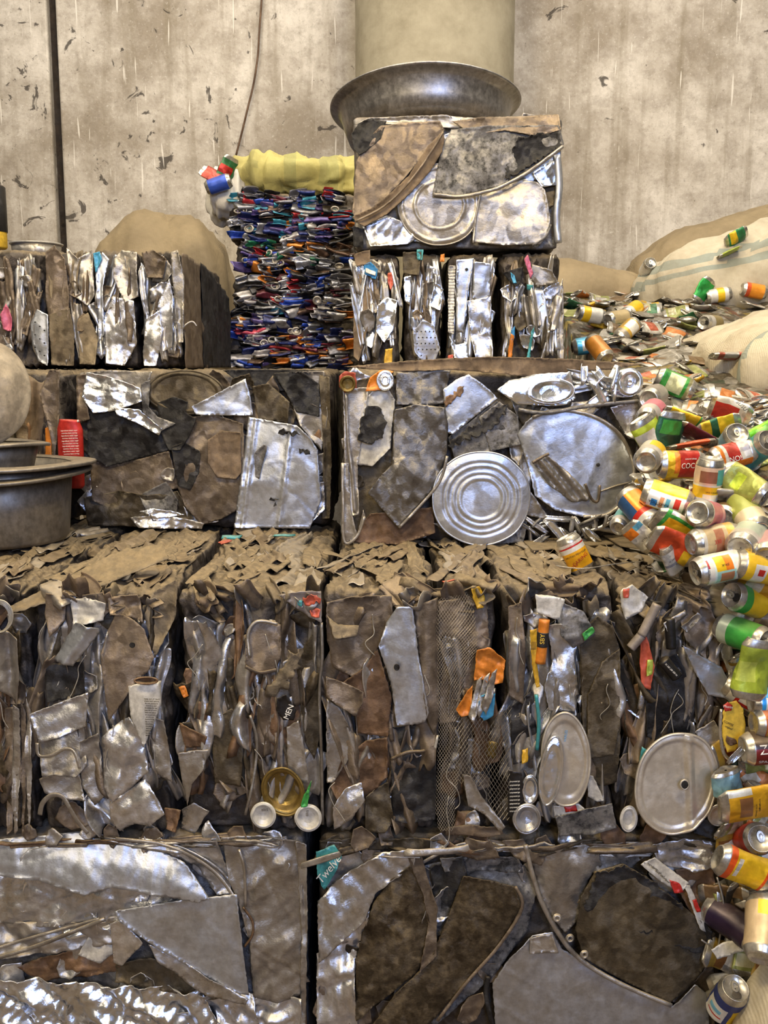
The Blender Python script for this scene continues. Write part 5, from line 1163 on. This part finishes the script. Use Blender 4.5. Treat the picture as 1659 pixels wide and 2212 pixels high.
def can_mesh(name, h, design, ops, n=40, crush=False):
    pr, i0, i1 = can_profile(h); fn = crushfn(ops, h)
    V = np.array([(r * math.cos(2 * PI * k / n), r * math.sin(2 * PI * k / n), z) for r, z in pr for k in range(n)])
    Fc, col, mi = [], [], []
    for i in range(len(pr) - 1):
        for k in range(n):
            Fc.append((i * n + k, i * n + (k + 1) % n, (i + 1) * n + (k + 1) % n, (i + 1) * n + k))
            a = ((k + .5) / n * 2 + 1) % 2 - 1; z = (pr[i][1] + pr[i + 1][1]) / 2
            body = i0 <= i < i1
            mi.append(0 if body else 1); col.append(ccol(design, a, z / h) if body else (.7, .68, .64))
    me = bpy.data.meshes.new(name); me.from_pydata([tuple(v) for v in fn(V)], [], Fc)
    me.materials.append(M['canx' if crush else 'can']); me.materials.append(M['canend'])
    me.polygons.foreach_set('use_smooth', [True] * len(Fc)); me.polygons.foreach_set('material_index', mi)
    at = me.color_attributes.new('Col', 'FLOAT_COLOR', 'CORNER'); cc = np.ones((len(me.loops), 4)); cc[:, :3] = np.repeat(np.array(col), 4, 0); at.data.foreach_set('color', cc.ravel())
    me.update(); return me, fn
def sub(name, V, Fc, mat, root, fn):
    me = bpy.data.meshes.new(name); me.from_pydata([tuple(v) for v in fn(V)], [], Fc); me.materials.append(mat); me.update()
    o = bpy.data.objects.new(name, me); C.objects.link(o); o.parent = root; return o
def wrap_text(root, body, mat, ang, t, size, h, fn, rot=0, r=.0336, name='lettering'):
    V, Fc = text_mesh(body, size); a = math.radians(rot)
    x = V[:, 0] * math.cos(a) - V[:, 1] * math.sin(a); y = V[:, 0] * math.sin(a) + V[:, 1] * math.cos(a)
    th = math.radians(ang) + x / .033
    return sub(name, np.stack([r * np.cos(th), r * np.sin(th), t * h + y], 1), Fc, M[mat], root, fn)
def can_top(root, h, fn, hole=True):
    """mouth opening and ring pull on the top end"""
    z = h - .0034
    if hole:
        a = np.linspace(0, 2 * PI, 20, endpoint=False); V = np.stack([.013 + .0085 * np.cos(a), .0095 * np.sin(a), np.full(20, z + .0006)], 1)
        sub('mouth', V, [tuple(range(20))], M['blackp'], root, fn)['label'] = 'open mouth of the can'
    a = np.linspace(0, 2 * PI, 22, endpoint=False); V = []
    for s, dz in ((1, .0008), (1, .0022), (.55, .0022), (.55, .0008)):
        for q in a: V.append((-.004 + .0115 * s * math.cos(q), .0075 * s * math.sin(q), z + dz))
    o = sub('pull_tab', np.array(V), grid_faces(4, 22, True), M['canend'], root, fn)
def place_can(px, py, d, alpha, tau, roll=0, h=.115):
    """axis runs from base to top: alpha = direction in the picture (deg, counter-clockwise from right), tau = top leans towards the viewer"""
    a, t = math.radians(alpha), math.radians(tau)
    ax = Vector((math.cos(t) * math.cos(a), -math.sin(t), math.cos(t) * math.sin(a))).normalized()
    front = Vector((0, -1, 0)); front = front - ax * front.dot(ax)
    if front.length < .05: front = Vector((0, 0, 1)) - ax * ax.z
    front.normalize(); side = ax.cross(front)
    R = Matrix((front, side, ax)).transposed() @ Matrix.Rotation(math.radians(roll), 3, 'Z')
    c = Vector(P(px, py, d)) - ax * (h / 2)
    return Matrix.Translation(c) @ R.to_4x4()
def can(label, px, py, d, alpha, tau, design, ops=(), texts=(), roll=0, h=.115, tab=False, hole=True, scale=1, name='drink_can', crush=False):
    ops = list(ops)
    if not any(k[0] == 'crum' for k in ops): ops.append(('crum', .0016, px * .013 + py * .007))
    me, fn = can_mesh(name, h, design, ops, crush=crush)
    o = bpy.data.objects.new(name, me); C.objects.link(o)
    m = place_can(px, py, d, alpha, tau, roll, h * scale)
    o.matrix_world = m @ Matrix.Scale(scale, 4)
    tag(o, label, 'can', 'loose cans of the right-hand heap')
    if tab: can_top(o, h, fn, hole)
    for tx in texts: wrap_text(o, tx[0], tx[1], tx[2], tx[3], tx[4], h, fn, *(tx[5:6] or (0,)))
    return o
Y, LI, OR, RD, GR, WH, BR_, TE, SI, BLU, PK, OL, DG = '#e3b81f', '#b4c63a', '#e07a1c', '#b8281f', '#3c9a3e', '#d6d2c6', '#7c5238', '#4f9c98', '#b9b4aa', '#2577b8', '#c4707f', '#9aa04c', '#1f5a3c'
KAKI = [Y, (-1, 1, .82, 1, LI), (-1, 1, 0, .12, LI), (-.34, .10, .12, .86, WH), (-.28, -.1, .66, .78, BLU), (-.3, -.02, .42, .5, '#5fa0b8'), (-.3, -.02, .54, .6, '#cf8f60'), (-.2, .05, .22, .32, RD), (.16, .5, .14, .7, '#d7d64a'), (.15, .17, .1, .72, RD)]
TROP = [WH, (-1, 1, .9, 1, '#4a2f3c'), (-.5, .5, .5, .86, '#d3b59a'), (.1, .5, .48, .8, TE), (-.3, .1, .55, .78, '#8a5a44'), (-.6, .6, .22, .46, Y), (-.2, .3, .2, .3, '#e2d6b8'), (-1, 1, 0, .12, SI)]
COCO = [Y, (-.6, .35, .42, .96, RD), (-.35, .2, .3, .42, OR), (-1, 1, 0, .1, SI)]
LYC = [WH, (-.42, .42, .28, .72, '#cfe0d8'), (-.42, -.02, .3, .7, '#9fc9be'), (-.3, -.05, .32, .6, '#b27a52'), (0, .34, .5, .7, Y), (0, .34, .34, .5, OR), (-.42, -.4, .26, .74, RD), (.4, .42, .26, .74, RD), (.1, .3, .8, .9, '#9b2d3a')]
cans_near = [
 ('yellow and lime can with white panel lying beside the large lid, base to the right', 1441, 1075, 2.26, 163, -18, KAKI, [('dent', 20, .5, .03, .004)], [('KAKI TIGA', 'ink', -30, .62, .010, 90), ('CAP', 'ink', -38, .62, .007, 90), ('penyegar', 'inkred', 55, .4, .006, 90)], {}),
 ('pink can with its shiny base turned to the viewer', 1524, 1112, 2.17, -18, -52, [PK, (-1, 1, 0, .16, SI), (-.3, .1, .7, .8, '#d6a0a0')], [('dent', 40, .6, .03, .006)], [], {}),
 ('can with palm picture and yellow band standing above the pink can', 1529, 1042, 2.25, 88, 8, TROP, [('dent', -30, .25, .03, .010), ('dent', 60, .15, .025, .008)], [('SARI KELAPA', 'ink', 5, .34, .006, 0)], {}),
 ('yellow and red can lying with its dull end to the left', 1470, 1004, 2.38, -2, -8, COCO, [('dent', 10, .75, .04, .014), ('flat', .75, 0)], [('COCO', 'inkwhite', 5, .66, .017, 90), ('natural drink', 'inkwhite', -24, .66, .006, 90)], dict(crush=True)),
 ('olive green twisted can with open mouth at its lower right', 1606, 1046, 2.22, -36, 34, [OL, (-.1, .3, .3, .5, LI)], [('flat', .62, 20, .4, .5), ('dent', 10, .4, .035, .018), ('dent', 140, .5, .03, .01)], [], dict(tab=True, crush=True)),
 ('orange, red and white can lying above the olive can', 1580, 984, 2.42, 14, -10, [WH, (-1, 1, 0, .22, OR), (-.5, .5, .3, .62, RD), (.1, .6, .5, .9, OR), (-.6, -.1, .6, .9, '#b9b3b0')], [('dent', -20, .7, .03, .012)], [('NO!', 'inkwhite', 8, .45, .02, 90)], dict(crush=True)),
 ('teal can with open mouth facing the viewer near the right edge', 1635, 972, 2.45, 70, 60, [TE], [], [], dict(tab=True)),
 ('silver can top with ring pull beside the teal can', 1581, 955, 2.48, 100, 62, [SI, (-1, 1, .5, 1, '#7fa0b0')], [], [], dict(tab=True, hole=False)),
 ('bare shiny can base facing out at the right edge of the large lid', 1404, 986, 2.38, 20, -64, [SI, (-.4, .4, .4, .9, Y)], [], [], {}),
 ('can base with pink rim above the bare shiny base', 1407, 895, 2.6, 28, -60, [PK, (-1, 1, 0, .4, SI)], [('dent', 10, .2, .03, .006)], [], {}),
 ('dull grey can base high beside the bale corner', 1411, 858, 2.72, 10, -62, ['#8d8780'], [], [], {}),
 ('green and pale can lying below the whitish sack, dark end to the right', 1458, 830, 2.86, -24, 12, [GR, (-.3, .3, .3, .7, '#cfd2a8'), (-1, 1, .78, 1, '#8d8a60')], [('dent', 10, .3, .03, .012)], [], dict(crush=True)),
 ('yellow and lime crushed can beside the dark green one', 1404, 944, 2.5, 120, 10, [LI, (-.4, .2, .3, .7, WH), (-1, 1, 0, .35, Y)], [('flat', .5, 10), ('crum', .004, 3)], [], dict(crush=True)),
 ('dark green crushed can pressed upright behind the shiny base', 1444, 936, 2.5, 80, 10, [DG, (-.2, .3, .5, .8, GR)], [('flat', .4, 15), ('crum', .006, 4)], [], dict(crush=True)),
 ('flattened yellow can with a green end above the dark green one', 1474, 905, 2.58, -20, 5, [Y, (-1, 1, .8, 1, GR)], [('flat', .3, 60), ('crum', .006, 5)], [], dict(crush=True)),
 ('flattened yellow can ringed with green in the middle of the heap', 1552, 925, 2.55, 20, 10, [Y, (-1, 1, .35, .5, DG), (-1, 1, .9, 1, DG)], [('flat', .35, 40), ('crum', .006, 6)], [], dict(crush=True)),
 ('maroon flattened can between two yellow ones', 1502, 938, 2.52, -28, 0, ['#5e2230'], [('flat', .25, 70), ('crum', .005, 7)], [], dict(crush=True)),
 ('orange-red flattened can edge-on under the maroon one', 1489, 960, 2.46, 10, 0, ['#cf4f1e'], [('flat', .2, 80), ('crum', .004, 8)], [], dict(crush=True)),
 ('white and red crushed can with dark letters near the whitish sack', 1577, 888, 2.66, -20, 20, [WH, (0, .6, .1, .7, RD)], [('flat', .35, 40), ('crum', .005, 9)], [('SUSU', 'ink', -18, .7, .016, 60)], dict(crush=True)),
 ('bright lime can at the right edge above the teal can', 1652, 938, 2.52, 30, 0, ['#7fd02a', (-.2, .3, .3, .6, '#a8e06a')], [('flat', .5, 30), ('crum', .003, 10)], [], dict(crush=True)),
 ('blue and orange can with shiny base down, under the lid rim', 1382, 1102, 2.3, 128, -42, ['#2d4f78', (-.1, .8, .2, 1, OR), (-1, 1, 0, .25, SI), (-1, 1, .25, .36, RD)], [], [], {}),
 ('green and yellow flattened can under the yellow and lime can', 1462, 1140, 2.2, -28, 5, [GR, (0, .9, .2, 1, Y), (-.6, -.1, .2, .8, WH)], [('flat', .4, 40), ('crum', .006, 11)], [], dict(crush=True)),
 ('orange-red crushed can in front of the green and yellow one', 1456, 1180, 2.17, -24, 5, ['#d3481b', (.1, .5, .7, .95, Y)], [('flat', .5, 30), ('dent', 20, .4, .04, .015), ('crum', .004, 12)], [], dict(crush=True)),
 ('white printed can end at the rim of the dusty bale top', 1452, 1206, 2.19, 118, 20, [WH, (-.4, .3, .4, .5, '#9a9aa0')], [('flat', .6, 30)], [('isi 250', 'ink', 0, .6, .009, 0), ('halal', 'ink', 25, .4, .009, 0)], dict(crush=True, scale=.75)),
 ('beige worn can lying with its silver open end to the left', 1541, 1166, 2.14, 8, -14, ['#b3a07c', (-1, 1, 0, .2, SI), (-.3, .3, .4, .6, '#a06a50'), (-1, 1, .7, 1, '#c79a4a')], [('dent', 0, .6, .03, .008)], [('330', 'inkred', 0, .45, .013, 90)], {}),
 ('large silver can base facing left near the right edge', 1613, 1165, 2.13, 20, -56, ['#aebaa8', (-1, 1, 0, .3, SI)], [], [], dict(scale=1.1)),
 ('beige can base with green side above the large silver base', 1614, 1112, 2.2, 100, -58, [OL, (-1, 1, 0, .4, '#c3b795')], [], [], dict(scale=1.05)),
 ('white can with fruit picture lying at the bale corner, top to the left', 1553, 1226, 2.08, 190, 12, LYC, [('dent', 30, .3, .03, .004)], [('CITRUS', 'ink', -5, .86, .007, 0), ('JERUK', 'ink', 22, .5, .007, 90)], dict(tab=True, hole=True)),
 ('yellow can with a white oval mark at the right edge', 1640, 1226, 2.08, -12, -5, [Y, (-.1, .4, .3, .55, WH), (0, .15, .36, .5, RD)], [], [], {}),
 ('brown round tin end glimpsed behind the pink can', 1566, 1110, 2.26, 10, -66, ['#6a5232'], [('short', .6)], [], {}),
 ('silver flattened can under the olive can', 1577, 1070, 2.26, -8, 0, [SI], [('flat', .3, 70), ('crum', .004, 13)], [], dict(crush=True)),
 ('white flattened can with dark letters at the foot of the large lid', 1384, 1158, 2.26, -40, 5, [WH, (-.3, .2, .0, .3, '#5fa0b8'), (.1, .6, 0, .4, OR)], [('flat', .35, 30), ('crum', .004, 14)], [('KAKI TIGA', 'ink', 0, .62, .010, 0), ('CAP', 'ink', 0, .76, .007, 0)], dict(crush=True, scale=.72)),
 ('grey can rim peeping out below the large lid', 1347, 1122, 2.36, 40, -50, [SI, (-1, 1, .3, .6, TE)], [], [], dict(scale=.75)),
 ('pinkish can base cut by the right edge', 1664, 1186, 2.1, 20, -60, ['#b58a8a'], [], [], {}),
 ('green and yellow can with dark open end lower down by the bale corner', 1614, 1297, 2.14, 158, 28, [Y, (-1, 1, .6, 1, GR)], [('dent', 20, .5, .03, .006)], [], dict(tab=True)),
 ('golden crumpled can under the yellow can at the right edge', 1628, 1262, 2.14, -20, 0, ['#b98a2a', (-.2, .4, .3, .6, SI)], [('flat', .45, 40), ('crum', .006, 15)], [], dict(crush=True)),
 ('pale can base tucked behind the bale corner', 1572, 1313, 2.2, 170, -50, ['#a89a80'], [], [], {}),
 ('brown dented can beside the green can with pull ring', 1632, 1330, 2.2, -40, 20, ['#6d5330', (-.3, .2, .2, .6, '#8d7040')], [('flat', .6, 20), ('crum', .004, 16)], [], dict(crush=True)),
 ('green and white can whose ring-pull top faces the viewer', 1603, 1370, 2.12, -10, 54, [GR, (-1, 1, 0, .35, '#bfc4a4')], [], [], dict(tab=True, hole=True, scale=1.05)),
 ('large lime crushed can below the green ring-pull can', 1632, 1445, 2.06, 80, 0, ['#a9bb3c', (-.4, .1, .3, .6, '#c4d05a')], [('flat', .55, 10), ('dent', 30, .5, .04, .02), ('crum', .006, 17)], [], dict(crush=True, scale=1.2)),
 ('white can with red mark and dark letters, wedged beside the silver wing', 1612, 1500, 2.16, 152, -14, [WH, (-.3, .1, .35, .7, RD), (-.2, 0, .42, .6, WH)], [('dent', 30, .3, .03, .004)], [('LARUTAN', 'ink', 0, .22, .009, 0), ('KAKI TIGA', 'ink', 24, .22, .009, 0)], dict(roll=0)),
 ('sky blue can at the right edge above the orange one', 1676, 1517, 2.10, 0, 0, ['#2c93cf', (-.2, .3, .2, .5, WH)], [], [], {}),
 ('orange-brown can with yellow letters at the right edge', 1680, 1560, 2.08, 0, -6, ['#a8582c', (-1, 1, 0, .12, '#c07a50')], [], [('VITA', 'inkgold', -14, .2, .017, 0), ('VEGA', 'inkgold', 18, .2, .017, 0)], {}),
 ('dark can with red band and pale letters at the right edge', 1668, 1613, 2.07, 5, 0, ['#2c1a12', (-.1, .5, .1, .9, '#6d1a18'), (-1, 1, 0, .08, '#4a3a2c')], [], [('ZEB', 'inkwhite', -14, .38, .026, 90), ('SPARKLING', 'inkwhite', 30, .4, .010, 90)], dict(scale=1.15)),
 ('light blue crumpled can scrap beside the round dented lid', 1568, 1668, 2.12, 100, 0, ['#7fa9b5'], [('flat', .5, 20), ('short', .55), ('crum', .008, 18)], [], dict(crush=True)),
 ('yellow printed can split open below the dark can', 1622, 1735, 2.06, 10, 0, ['#e0a91f', (-1, 1, 0, .06, GR), (-.1, .3, .3, .5, '#9a6a40'), (-.4, -.15, .1, .5, '#d8d6c8')], [('flat', .35, 20), ('crum', .003, 19)], [('komposisi', 'ink', 10, .6, .005, 0), ('air gula', 'ink', 22, .6, .005, 0), ('saran penyajian', 'ink', 34, .55, .005, 0)], dict(crush=True, scale=1.25)),
 ('red can with pull-ring top tipped up under the yellow split can', 1626, 1812, 2.12, 96, 62, ['#a82a1c'], [], [], dict(tab=True, hole=False, scale=1.1)),
 ('orange and yellow buckled can beside the lowest bale', 1606, 1873, 2.05, -22, 0, [Y, (-1, 1, 0, .24, '#e0561a'), (-1, 1, .84, .92, '#e0561a'), (-.2, .2, .28, .38, WH)], [('dent', 200, .5, .04, .016), ('dent', 20, .55, .035, .014), ('flat', .8, 0)], [('||||||', 'ink', -3, .33, .010, 0)], dict(crush=True, scale=1.15)),
 ('dark green can lying behind the orange and yellow buckled can', 1648, 1840, 2.14, 30, 0, ['#1f6a3c', (-.2, .1, .4, .6, WH)], [], [], {}),
 ('dark purple can with silver rim in the gap by the lowest bale', 1580, 1992, 2.14, 160, -46, ['#2a1c34'], [], [], dict(scale=1.15)),
 ('beige worn can with its base turned to the viewer, low at the right edge', 1648, 2006, 2.0, 62, -50, ['#c0a985', (-.3, .2, .6, .9, Y)], [('dent', 20, .2, .02, .003)], [], dict(scale=1.2)),
 ('blue, white and yellow can standing upright at the lowest bale, ring-pull top', 1572, 2160, 2.05, 86, 32, ['#24356f', (-.6, -.1, .1, .62, WH), (-.5, -.2, .36, .5, '#6fb0c8'), (0, .6, .0, .6, Y), (-.5, -.15, .26, .3, RD)], [], [], dict(tab=True, scale=1.1)),
]
for r_ in cans_near:
    lab, px, py, d_, al, ta, des, ops, txt, kw = r_
    can(lab, px, py, d_, al, ta, des, ops, txt, **kw)
# flat oval tin lid with print
t = thing('oval_tin', 'flat orange-yellow oval tin with a red label, beside the rightmost middle bale', 'tin', P(1584, 1580, 2.13))
sheet(t, 'tin_face', M['inkgold'], '1562,1535 1572,1518 1590,1513 1604,1530 1609,1565 1602,1600 1588,1622 1570,1625 1560,1590', 2.13, 10, 1, 8, bulge=4)['label'] = 'yellow printed face'
ptube(t, 'tin_rim', M['canend'], '1558,1532 1556,1580 1564,1628 1582,1640 1602,1625', 2.13, 8, .004)
sheet(t, 'red_label', M['inkred'], '1562,1523 1572,1517 1583,1524 1580,1535 1566,1537', 2.13, 15, .4, 8, label='red label')
flat_text(t, 'Monte', M['inkwhite'], 1573, 1527, 2.112, 8, -8)
flat_text(t, 'COFFEE', M['ink'], 1574, 1563, 2.112, 7, -25); flat_text(t, 'original', M['ink'], 1574, 1572, 2.112, 6, -25)
sheet(t, 'printed_bean', M['rust'], '1570,1590 1588,1596 1592,1606 1578,1612 1568,1602', 2.13, 15.5, .4, 8, label='brown print')
# small loose metal bits of the gap
tag(sheet(None, 'metal_bracket', M['white'], '1536,2050 1560,2038 1600,2030 1622,2035 1615,2050 1580,2062 1548,2070', 2.1, 0, 3, 8), 'pale metal bracket with a hole, in the gap above the blue upright can', 'scrap')
tag(strip(None, 'metal_strip', M['bright'], P(1592, 1628, 2.08), .05, .02, 40, 4, .6, .003), 'bright bent metal strip under the oval tin', 'scrap')
# paint tin on the dusty top
pd = 2.42
me, fn = can_mesh('juice_can', .105, ['#e0a21c', (-1, 1, .62, .97, WH), (-1, 1, .92, 1, '#2f7a4a'), (-.6, .6, .74, .78, RD)], [('dent', -20, .1, .03, .012), ('dent', 30, .05, .025, .014)])
o = bpy.data.objects.new('juice_can', me); C.objects.link(o); o.matrix_world = place_can(1242, 1196, pd, 118, -6, 0, .105) @ Matrix.Scale(.97, 4)
tag(o, 'torn yellow, white and green can lying on the dusty bale tops before the round lid', 'can')
wrap_text(o, 'LARUTAN PENYEGAR', 'ink', -4, .52, .0072, .105, fn); wrap_text(o, 'CARING', 'inkred', 6, .36, .015, .105, fn, 16); wrap_text(o, '233', 'inkred', -34, .26, .013, .105, fn, 16)
for k in range(3): wrap_text(o, 'serving suggestion best before', 'inkred', 0, .84 - .05 * k, .003, .105, fn)
# dusty slats and wires on the top at right
for k, s in enumerate(['1130,1170 1330,1150 1420,1185 1405,1200 1330,1176 1150,1190', '1290,1150 1390,1160 1480,1195 1500,1215 1440,1200 1340,1180']):
    q = [PZ(a, b, ZM + .012 + .008 * k) for a, b in pts(s)]
    c0 = np.mean(q, 0); o = mesh_obj('bent_slat', [tuple(v) for v in q], [tuple(range(len(q)))], M['dusty'], None, False); solid(o, .003)
    tag(o, ['dusty bent slat lying before the foil shreds', 'dusty bent slat nearest the can heap on the bale tops'][k], 'scrap')
for k, s in enumerate(['1360,1185 1400,1192 1450,1200 1500,1222', '1200,1222 1260,1228 1330,1218 1390,1212']):
    tag(tube(None, 'thin_wire', M['wire'], [PZ(a, b, ZM + .02) for a, b in pts(s)], .0013), ['thin pale wire on the bale tops next to the can heap', 'thin pale wire in front of the torn yellow can'][k], 'wire')
# ------------------------------------------------------------------ the heap itself
xs = np.linspace(.60, 2.9, 150)
prof = [(2.19, 0), (2.195, .3), (2.20, .6), (2.21, .9), (2.24, 1.12), (2.33, 1.25), (2.45, 1.38), (2.58, 1.47), (2.75, 1.55), (3.0, 1.61), (3.3, 1.67), (3.7, 1.75), (4.1, 1.85), (4.6, 1.97), (5.0, 2.04), (5.4, 2.09), (5.9, 2.12)]
pl = np.array(prof); cum = np.concatenate([[0], np.cumsum(np.hypot(*np.diff(pl, axis=0).T))]); ss = np.linspace(0, cum[-1], 260)
pd_, pz_ = np.interp(ss, cum, pl[:, 0]), np.interp(ss, cum, pl[:, 1])
def heap_z(x, y):
    z = np.interp(y, pl[:, 0], pl[:, 1]); return z
SS, XX = np.meshgrid(ss, xs, indexing='ij'); Yh = np.interp(SS, ss, pd_); Zh = np.interp(SS, ss, pz_)
p = np.stack([XX.ravel(), Yh.ravel(), Zh.ravel()], 1)
x_edge = np.where(p[:, 1] < DR - .02, .825, .78)
drop = np.clip((x_edge - p[:, 0]) / .19, 0, 1)
onbale = p[:, 0] < x_edge
p[:, 2] = np.where(onbale, np.maximum(np.minimum(p[:, 2], np.maximum(ZM - .015, p[:, 2] - drop * 1.1)), ZM - .03), p[:, 2])
p[:, 2] = np.where(onbale & (p[:, 1] > DR - .03), ZM - .03, p[:, 2])
p[:, 0] = np.where(p[:, 1] > 4.6, np.maximum(p[:, 0], .76), p[:, 0])
bump_ = .022 * crumple(p, 9, 7, 5) + .02 * vnoise(p * 6, 3)
p[:, 1] -= bump_ * np.clip((1.3 - p[:, 2]) / .2, 0, 1) * (~onbale); p[:, 2] += bump_ * np.clip((p[:, 2] - 1.1) / .2, 0, 1) * (~onbale)
Fh = grid_faces(len(ss), len(xs))
ho = mesh_obj('can_heap', p, Fh, M['heap'], None, True)
tag(ho, 'dense heap of flattened mixed cans filling the right side', 'can heap', None, 'stuff')
# flattened cans scattered over the heap
VARS = []
SC = [('silver', ['#aaa69c']), ('green', ['#2f6a45', (-.3, .3, .3, .6, '#b9b48a')]), ('yellow', ['#d9ac2c', (-.3, .3, .4, .6, '#c9c4b4')]), ('pale', ['#c9c3b2', (-.4, .3, .3, .6, '#b5563a')]), ('dark', ['#3c382f']),
      ('olive', ['#8f9450', (-.3, .3, .2, .5, '#c7c19a')]), ('orange', ['#c9742a', (-.2, .5, .2, .5, '#cfc6b0')]), ('brown', ['#6e5638']), ('grey', ['#8b877c']), ('gold', ['#b08f3a', (-.2, .3, .3, .7, '#8a5a2a')])]
for i, (nm, des) in enumerate(SC):
    for v in range(2):
        rg = random.Random(i * 7 + v)
        me, fn = can_mesh('flattened_can', .115, des, [('flat', rg.uniform(.18, .4), rg.uniform(-30, 30)), ('dent', rg.uniform(-60, 60), rg.uniform(.3, .7), .03, rg.uniform(.006, .014)), ('crum', rg.uniform(.005, .009), i + v * .3 + .1)], n=22, crush=True)
        VARS.append((nm, me))
rg = random.Random(99)
zones = [  # photo rectangle, distance range is read off the heap; phrase
    ((1215, 640, 1340, 790), 'beside the tower at the back of the heap', 46),
    ((1340, 640, 1520, 790), 'left of the whitish sack', 48),
    ((1410, 615, 1659, 668), 'along the foot of the striped sack', 34),
    ((1330, 560, 1415, 625), 'in the hollow between the brown and striped sacks', 16),
    ((1400, 780, 1500, 870), 'just behind the corner of the upper right bale', 20),
    ((1480, 862, 1659, 960), 'in front of the whitish sack', 60),
    ((1380, 930, 1659, 1130), 'among the whole cans right of the large lid', 50),
    ((1440, 1130, 1659, 1230), 'under the whole cans at the bale corner', 24),
    ((1565, 1250, 1659, 2180), 'deep in the gap right of the bales', 60)]
def hit(px, py):
    a = (px - 829.5) / F; v = (1106 - py) / F
    dy = math.cos(TH) + math.sin(TH) * v; dz = -math.sin(TH) + math.cos(TH) * v
    for y in np.arange(2.16, 5.9, .02):
        z = EYE + dz / dy * y
        if z < np.interp(y, pl[:, 0], pl[:, 1]): return np.array([a / dy * y, y, z])
    return None
for (x0, y0, x1_, y1_), phrase, n_ in zones:
    for k in range(n_):
        px, py = rg.uniform(x0, x1_), rg.uniform(y0, y1_)
        h_ = hit(px, py)
        if h_ is None or h_[0] < (.80 if h_[1] < 3.9 else .80): 
            if h_ is None or h_[0] < .66 or h_[1] > 2.5: continue
        nm, me = VARS[rg.randrange(len(VARS))]
        o = bpy.data.objects.new('flattened_can', me); C.objects.link(o)
        steep = h_[1] < 2.28
        al, ta = rg.uniform(-180, 180), rg.uniform(-40, 40)
        if steep: m_ = place_can(px, py, float(h_[1]) - .035, al, ta)
        else:
            ca = rg.uniform(0, 2 * PI); ax = Vector((math.cos(ca), math.sin(ca), rg.uniform(-.25, .45))).normalized()
            up = Vector((rg.uniform(-.3, .3), rg.uniform(-.5, 0), 1)); up = (up - ax * up.dot(ax)).normalized(); sd = ax.cross(up)
            m_ = Matrix.Translation(Vector(h_) + Vector((0, 0, .016)) - ax * .057) @ Matrix((up, sd, ax)).transposed().to_4x4()
        s_ = rg.uniform(.85, 1.05); o.matrix_world = m_ @ Matrix.Scale(s_, 4)
        tag(o, f'flattened {nm} can {phrase}', 'can', f'flattened {nm} cans {phrase}')
# small whole cans far up on the heap, each resting where the photo's line of sight meets sack or heap
DG_ = bpy.context.evaluated_depsgraph_get(); DG_.update()
def surf(px, py):
    o_ = Vector((0, 0, EYE)); t_ = Vector(P(px, py, 3)); r_ = sc.ray_cast(DG_, o_, (t_ - o_).normalized())
    return (r_[1], r_[2]) if r_[0] else (None, None)
for lab, px, py, d_, al, ta, des, kw in [
    ('white can end with dark mouth on the brown sack hollow at the wall', 1399, 579, 4.75, 90, 70, [WH], dict(tab=True)),
    ('small yellow and white can lying by the plain brown sack', 1276, 680, 4.25, -10, -10, [WH, (-1, 1, .1, .4, Y)], {}),
    ('yellow can with open mouth at the foot of the plain brown sack', 1366, 671, 4.2, -150, 40, [Y, (-1, 1, .7, 1, WH)], dict(tab=True)),
    ('pale tan can behind the yellow label can', 1334, 688, 4.15, 10, -30, ['#b8a478'], {}),
    ('dull gold can with pale label in the heap left of the whitish sack', 1354, 715, 3.9, 40, -25, ['#b8923a', (-.3, .3, .4, .8, WH), (-1, 1, 0, .3, '#8a8070')], {}),
    ('light blue can with white letters by the tower foot', 1268, 746, 3.6, 10, 0, ['#4aa5c8', (-.2, .2, .3, .7, WH)], {}),
    ('orange-brown can base by the tower foot', 1294, 755, 3.5, 120, -45, ['#b5782e'], {}),
    ('green crushed can propped on the foot of the striped sack', 1520, 626, 4.4, 60, 0, ['#2c9a42'], dict(ops=[('flat', .4, 20), ('crum', .008, 3)], crush=True)),
    ('white and yellow can lying at the foot of the striped sack', 1551, 638, 4.4, 10, 0, [WH, (-1, 1, .4, .7, Y)], {}),
    ('orange and yellow can at the right edge under the striped sack', 1628, 628, 4.35, -10, 0, ['#d98a24', (-1, 1, 0, .3, '#c8532a')], {}),
    ('can lying open-topped on the left shoulder of the whitish sack', 1536, 698, 4.0, 180, 40, [SI, (-1, 1, 0, .6, '#8a7a50')], dict(tab=True)),
    ('reddish flattened tin resting on top of the whitish sack', 1573, 769, 3.5, 0, 0, ['#a5503c', (-.4, .3, .3, .7, SI)], dict(ops=[('flat', .35, 80), ('crum', .005, 2)], crush=True)),
    ('green scrap of a can on the brown sack at the wall', 1590, 512, 5.2, 30, 0, ['#2f7d4a', (-.3, .4, .2, .5, Y)], dict(ops=[('flat', .4, 40), ('crum', .007, 4)], crush=True)),
    ('lime flattened can on the shoulder of the striped sack', 1575, 545, 4.95, 25, 0, ['#a9b84a'], dict(ops=[('flat', .25, 80), ('crum', .006, 6)], crush=True)),
    ('blue can sticking out of the torn white bag', 472, 398, 4.41, 18, 0, ['#2547a5'], {}),
    ('red crushed can sticking out of the torn white bag', 460, 380, 4.42, 150, 0, ['#b0402e'], dict(ops=[('flat', .3, 40), ('crum', .007, 5)], crush=True)),
    ('dark green crushed can sticking up from the torn white bag', 490, 366, 4.45, 65, 0, ['#2d6a3c', (-.2, .4, .3, .6, RD)], dict(ops=[('flat', .35, 40), ('crum', .007, 6)], crush=True))]:
    hp, hn = surf(px, py + 8)
    if hp is not None and d_ < 5.6 and lab.find('bag') < 0: d_ = max(3.2, float(hp.y) - .025)
    ops = kw.pop('ops', []); can(lab, px, py, d_, al, ta, des, ops, [], **kw)
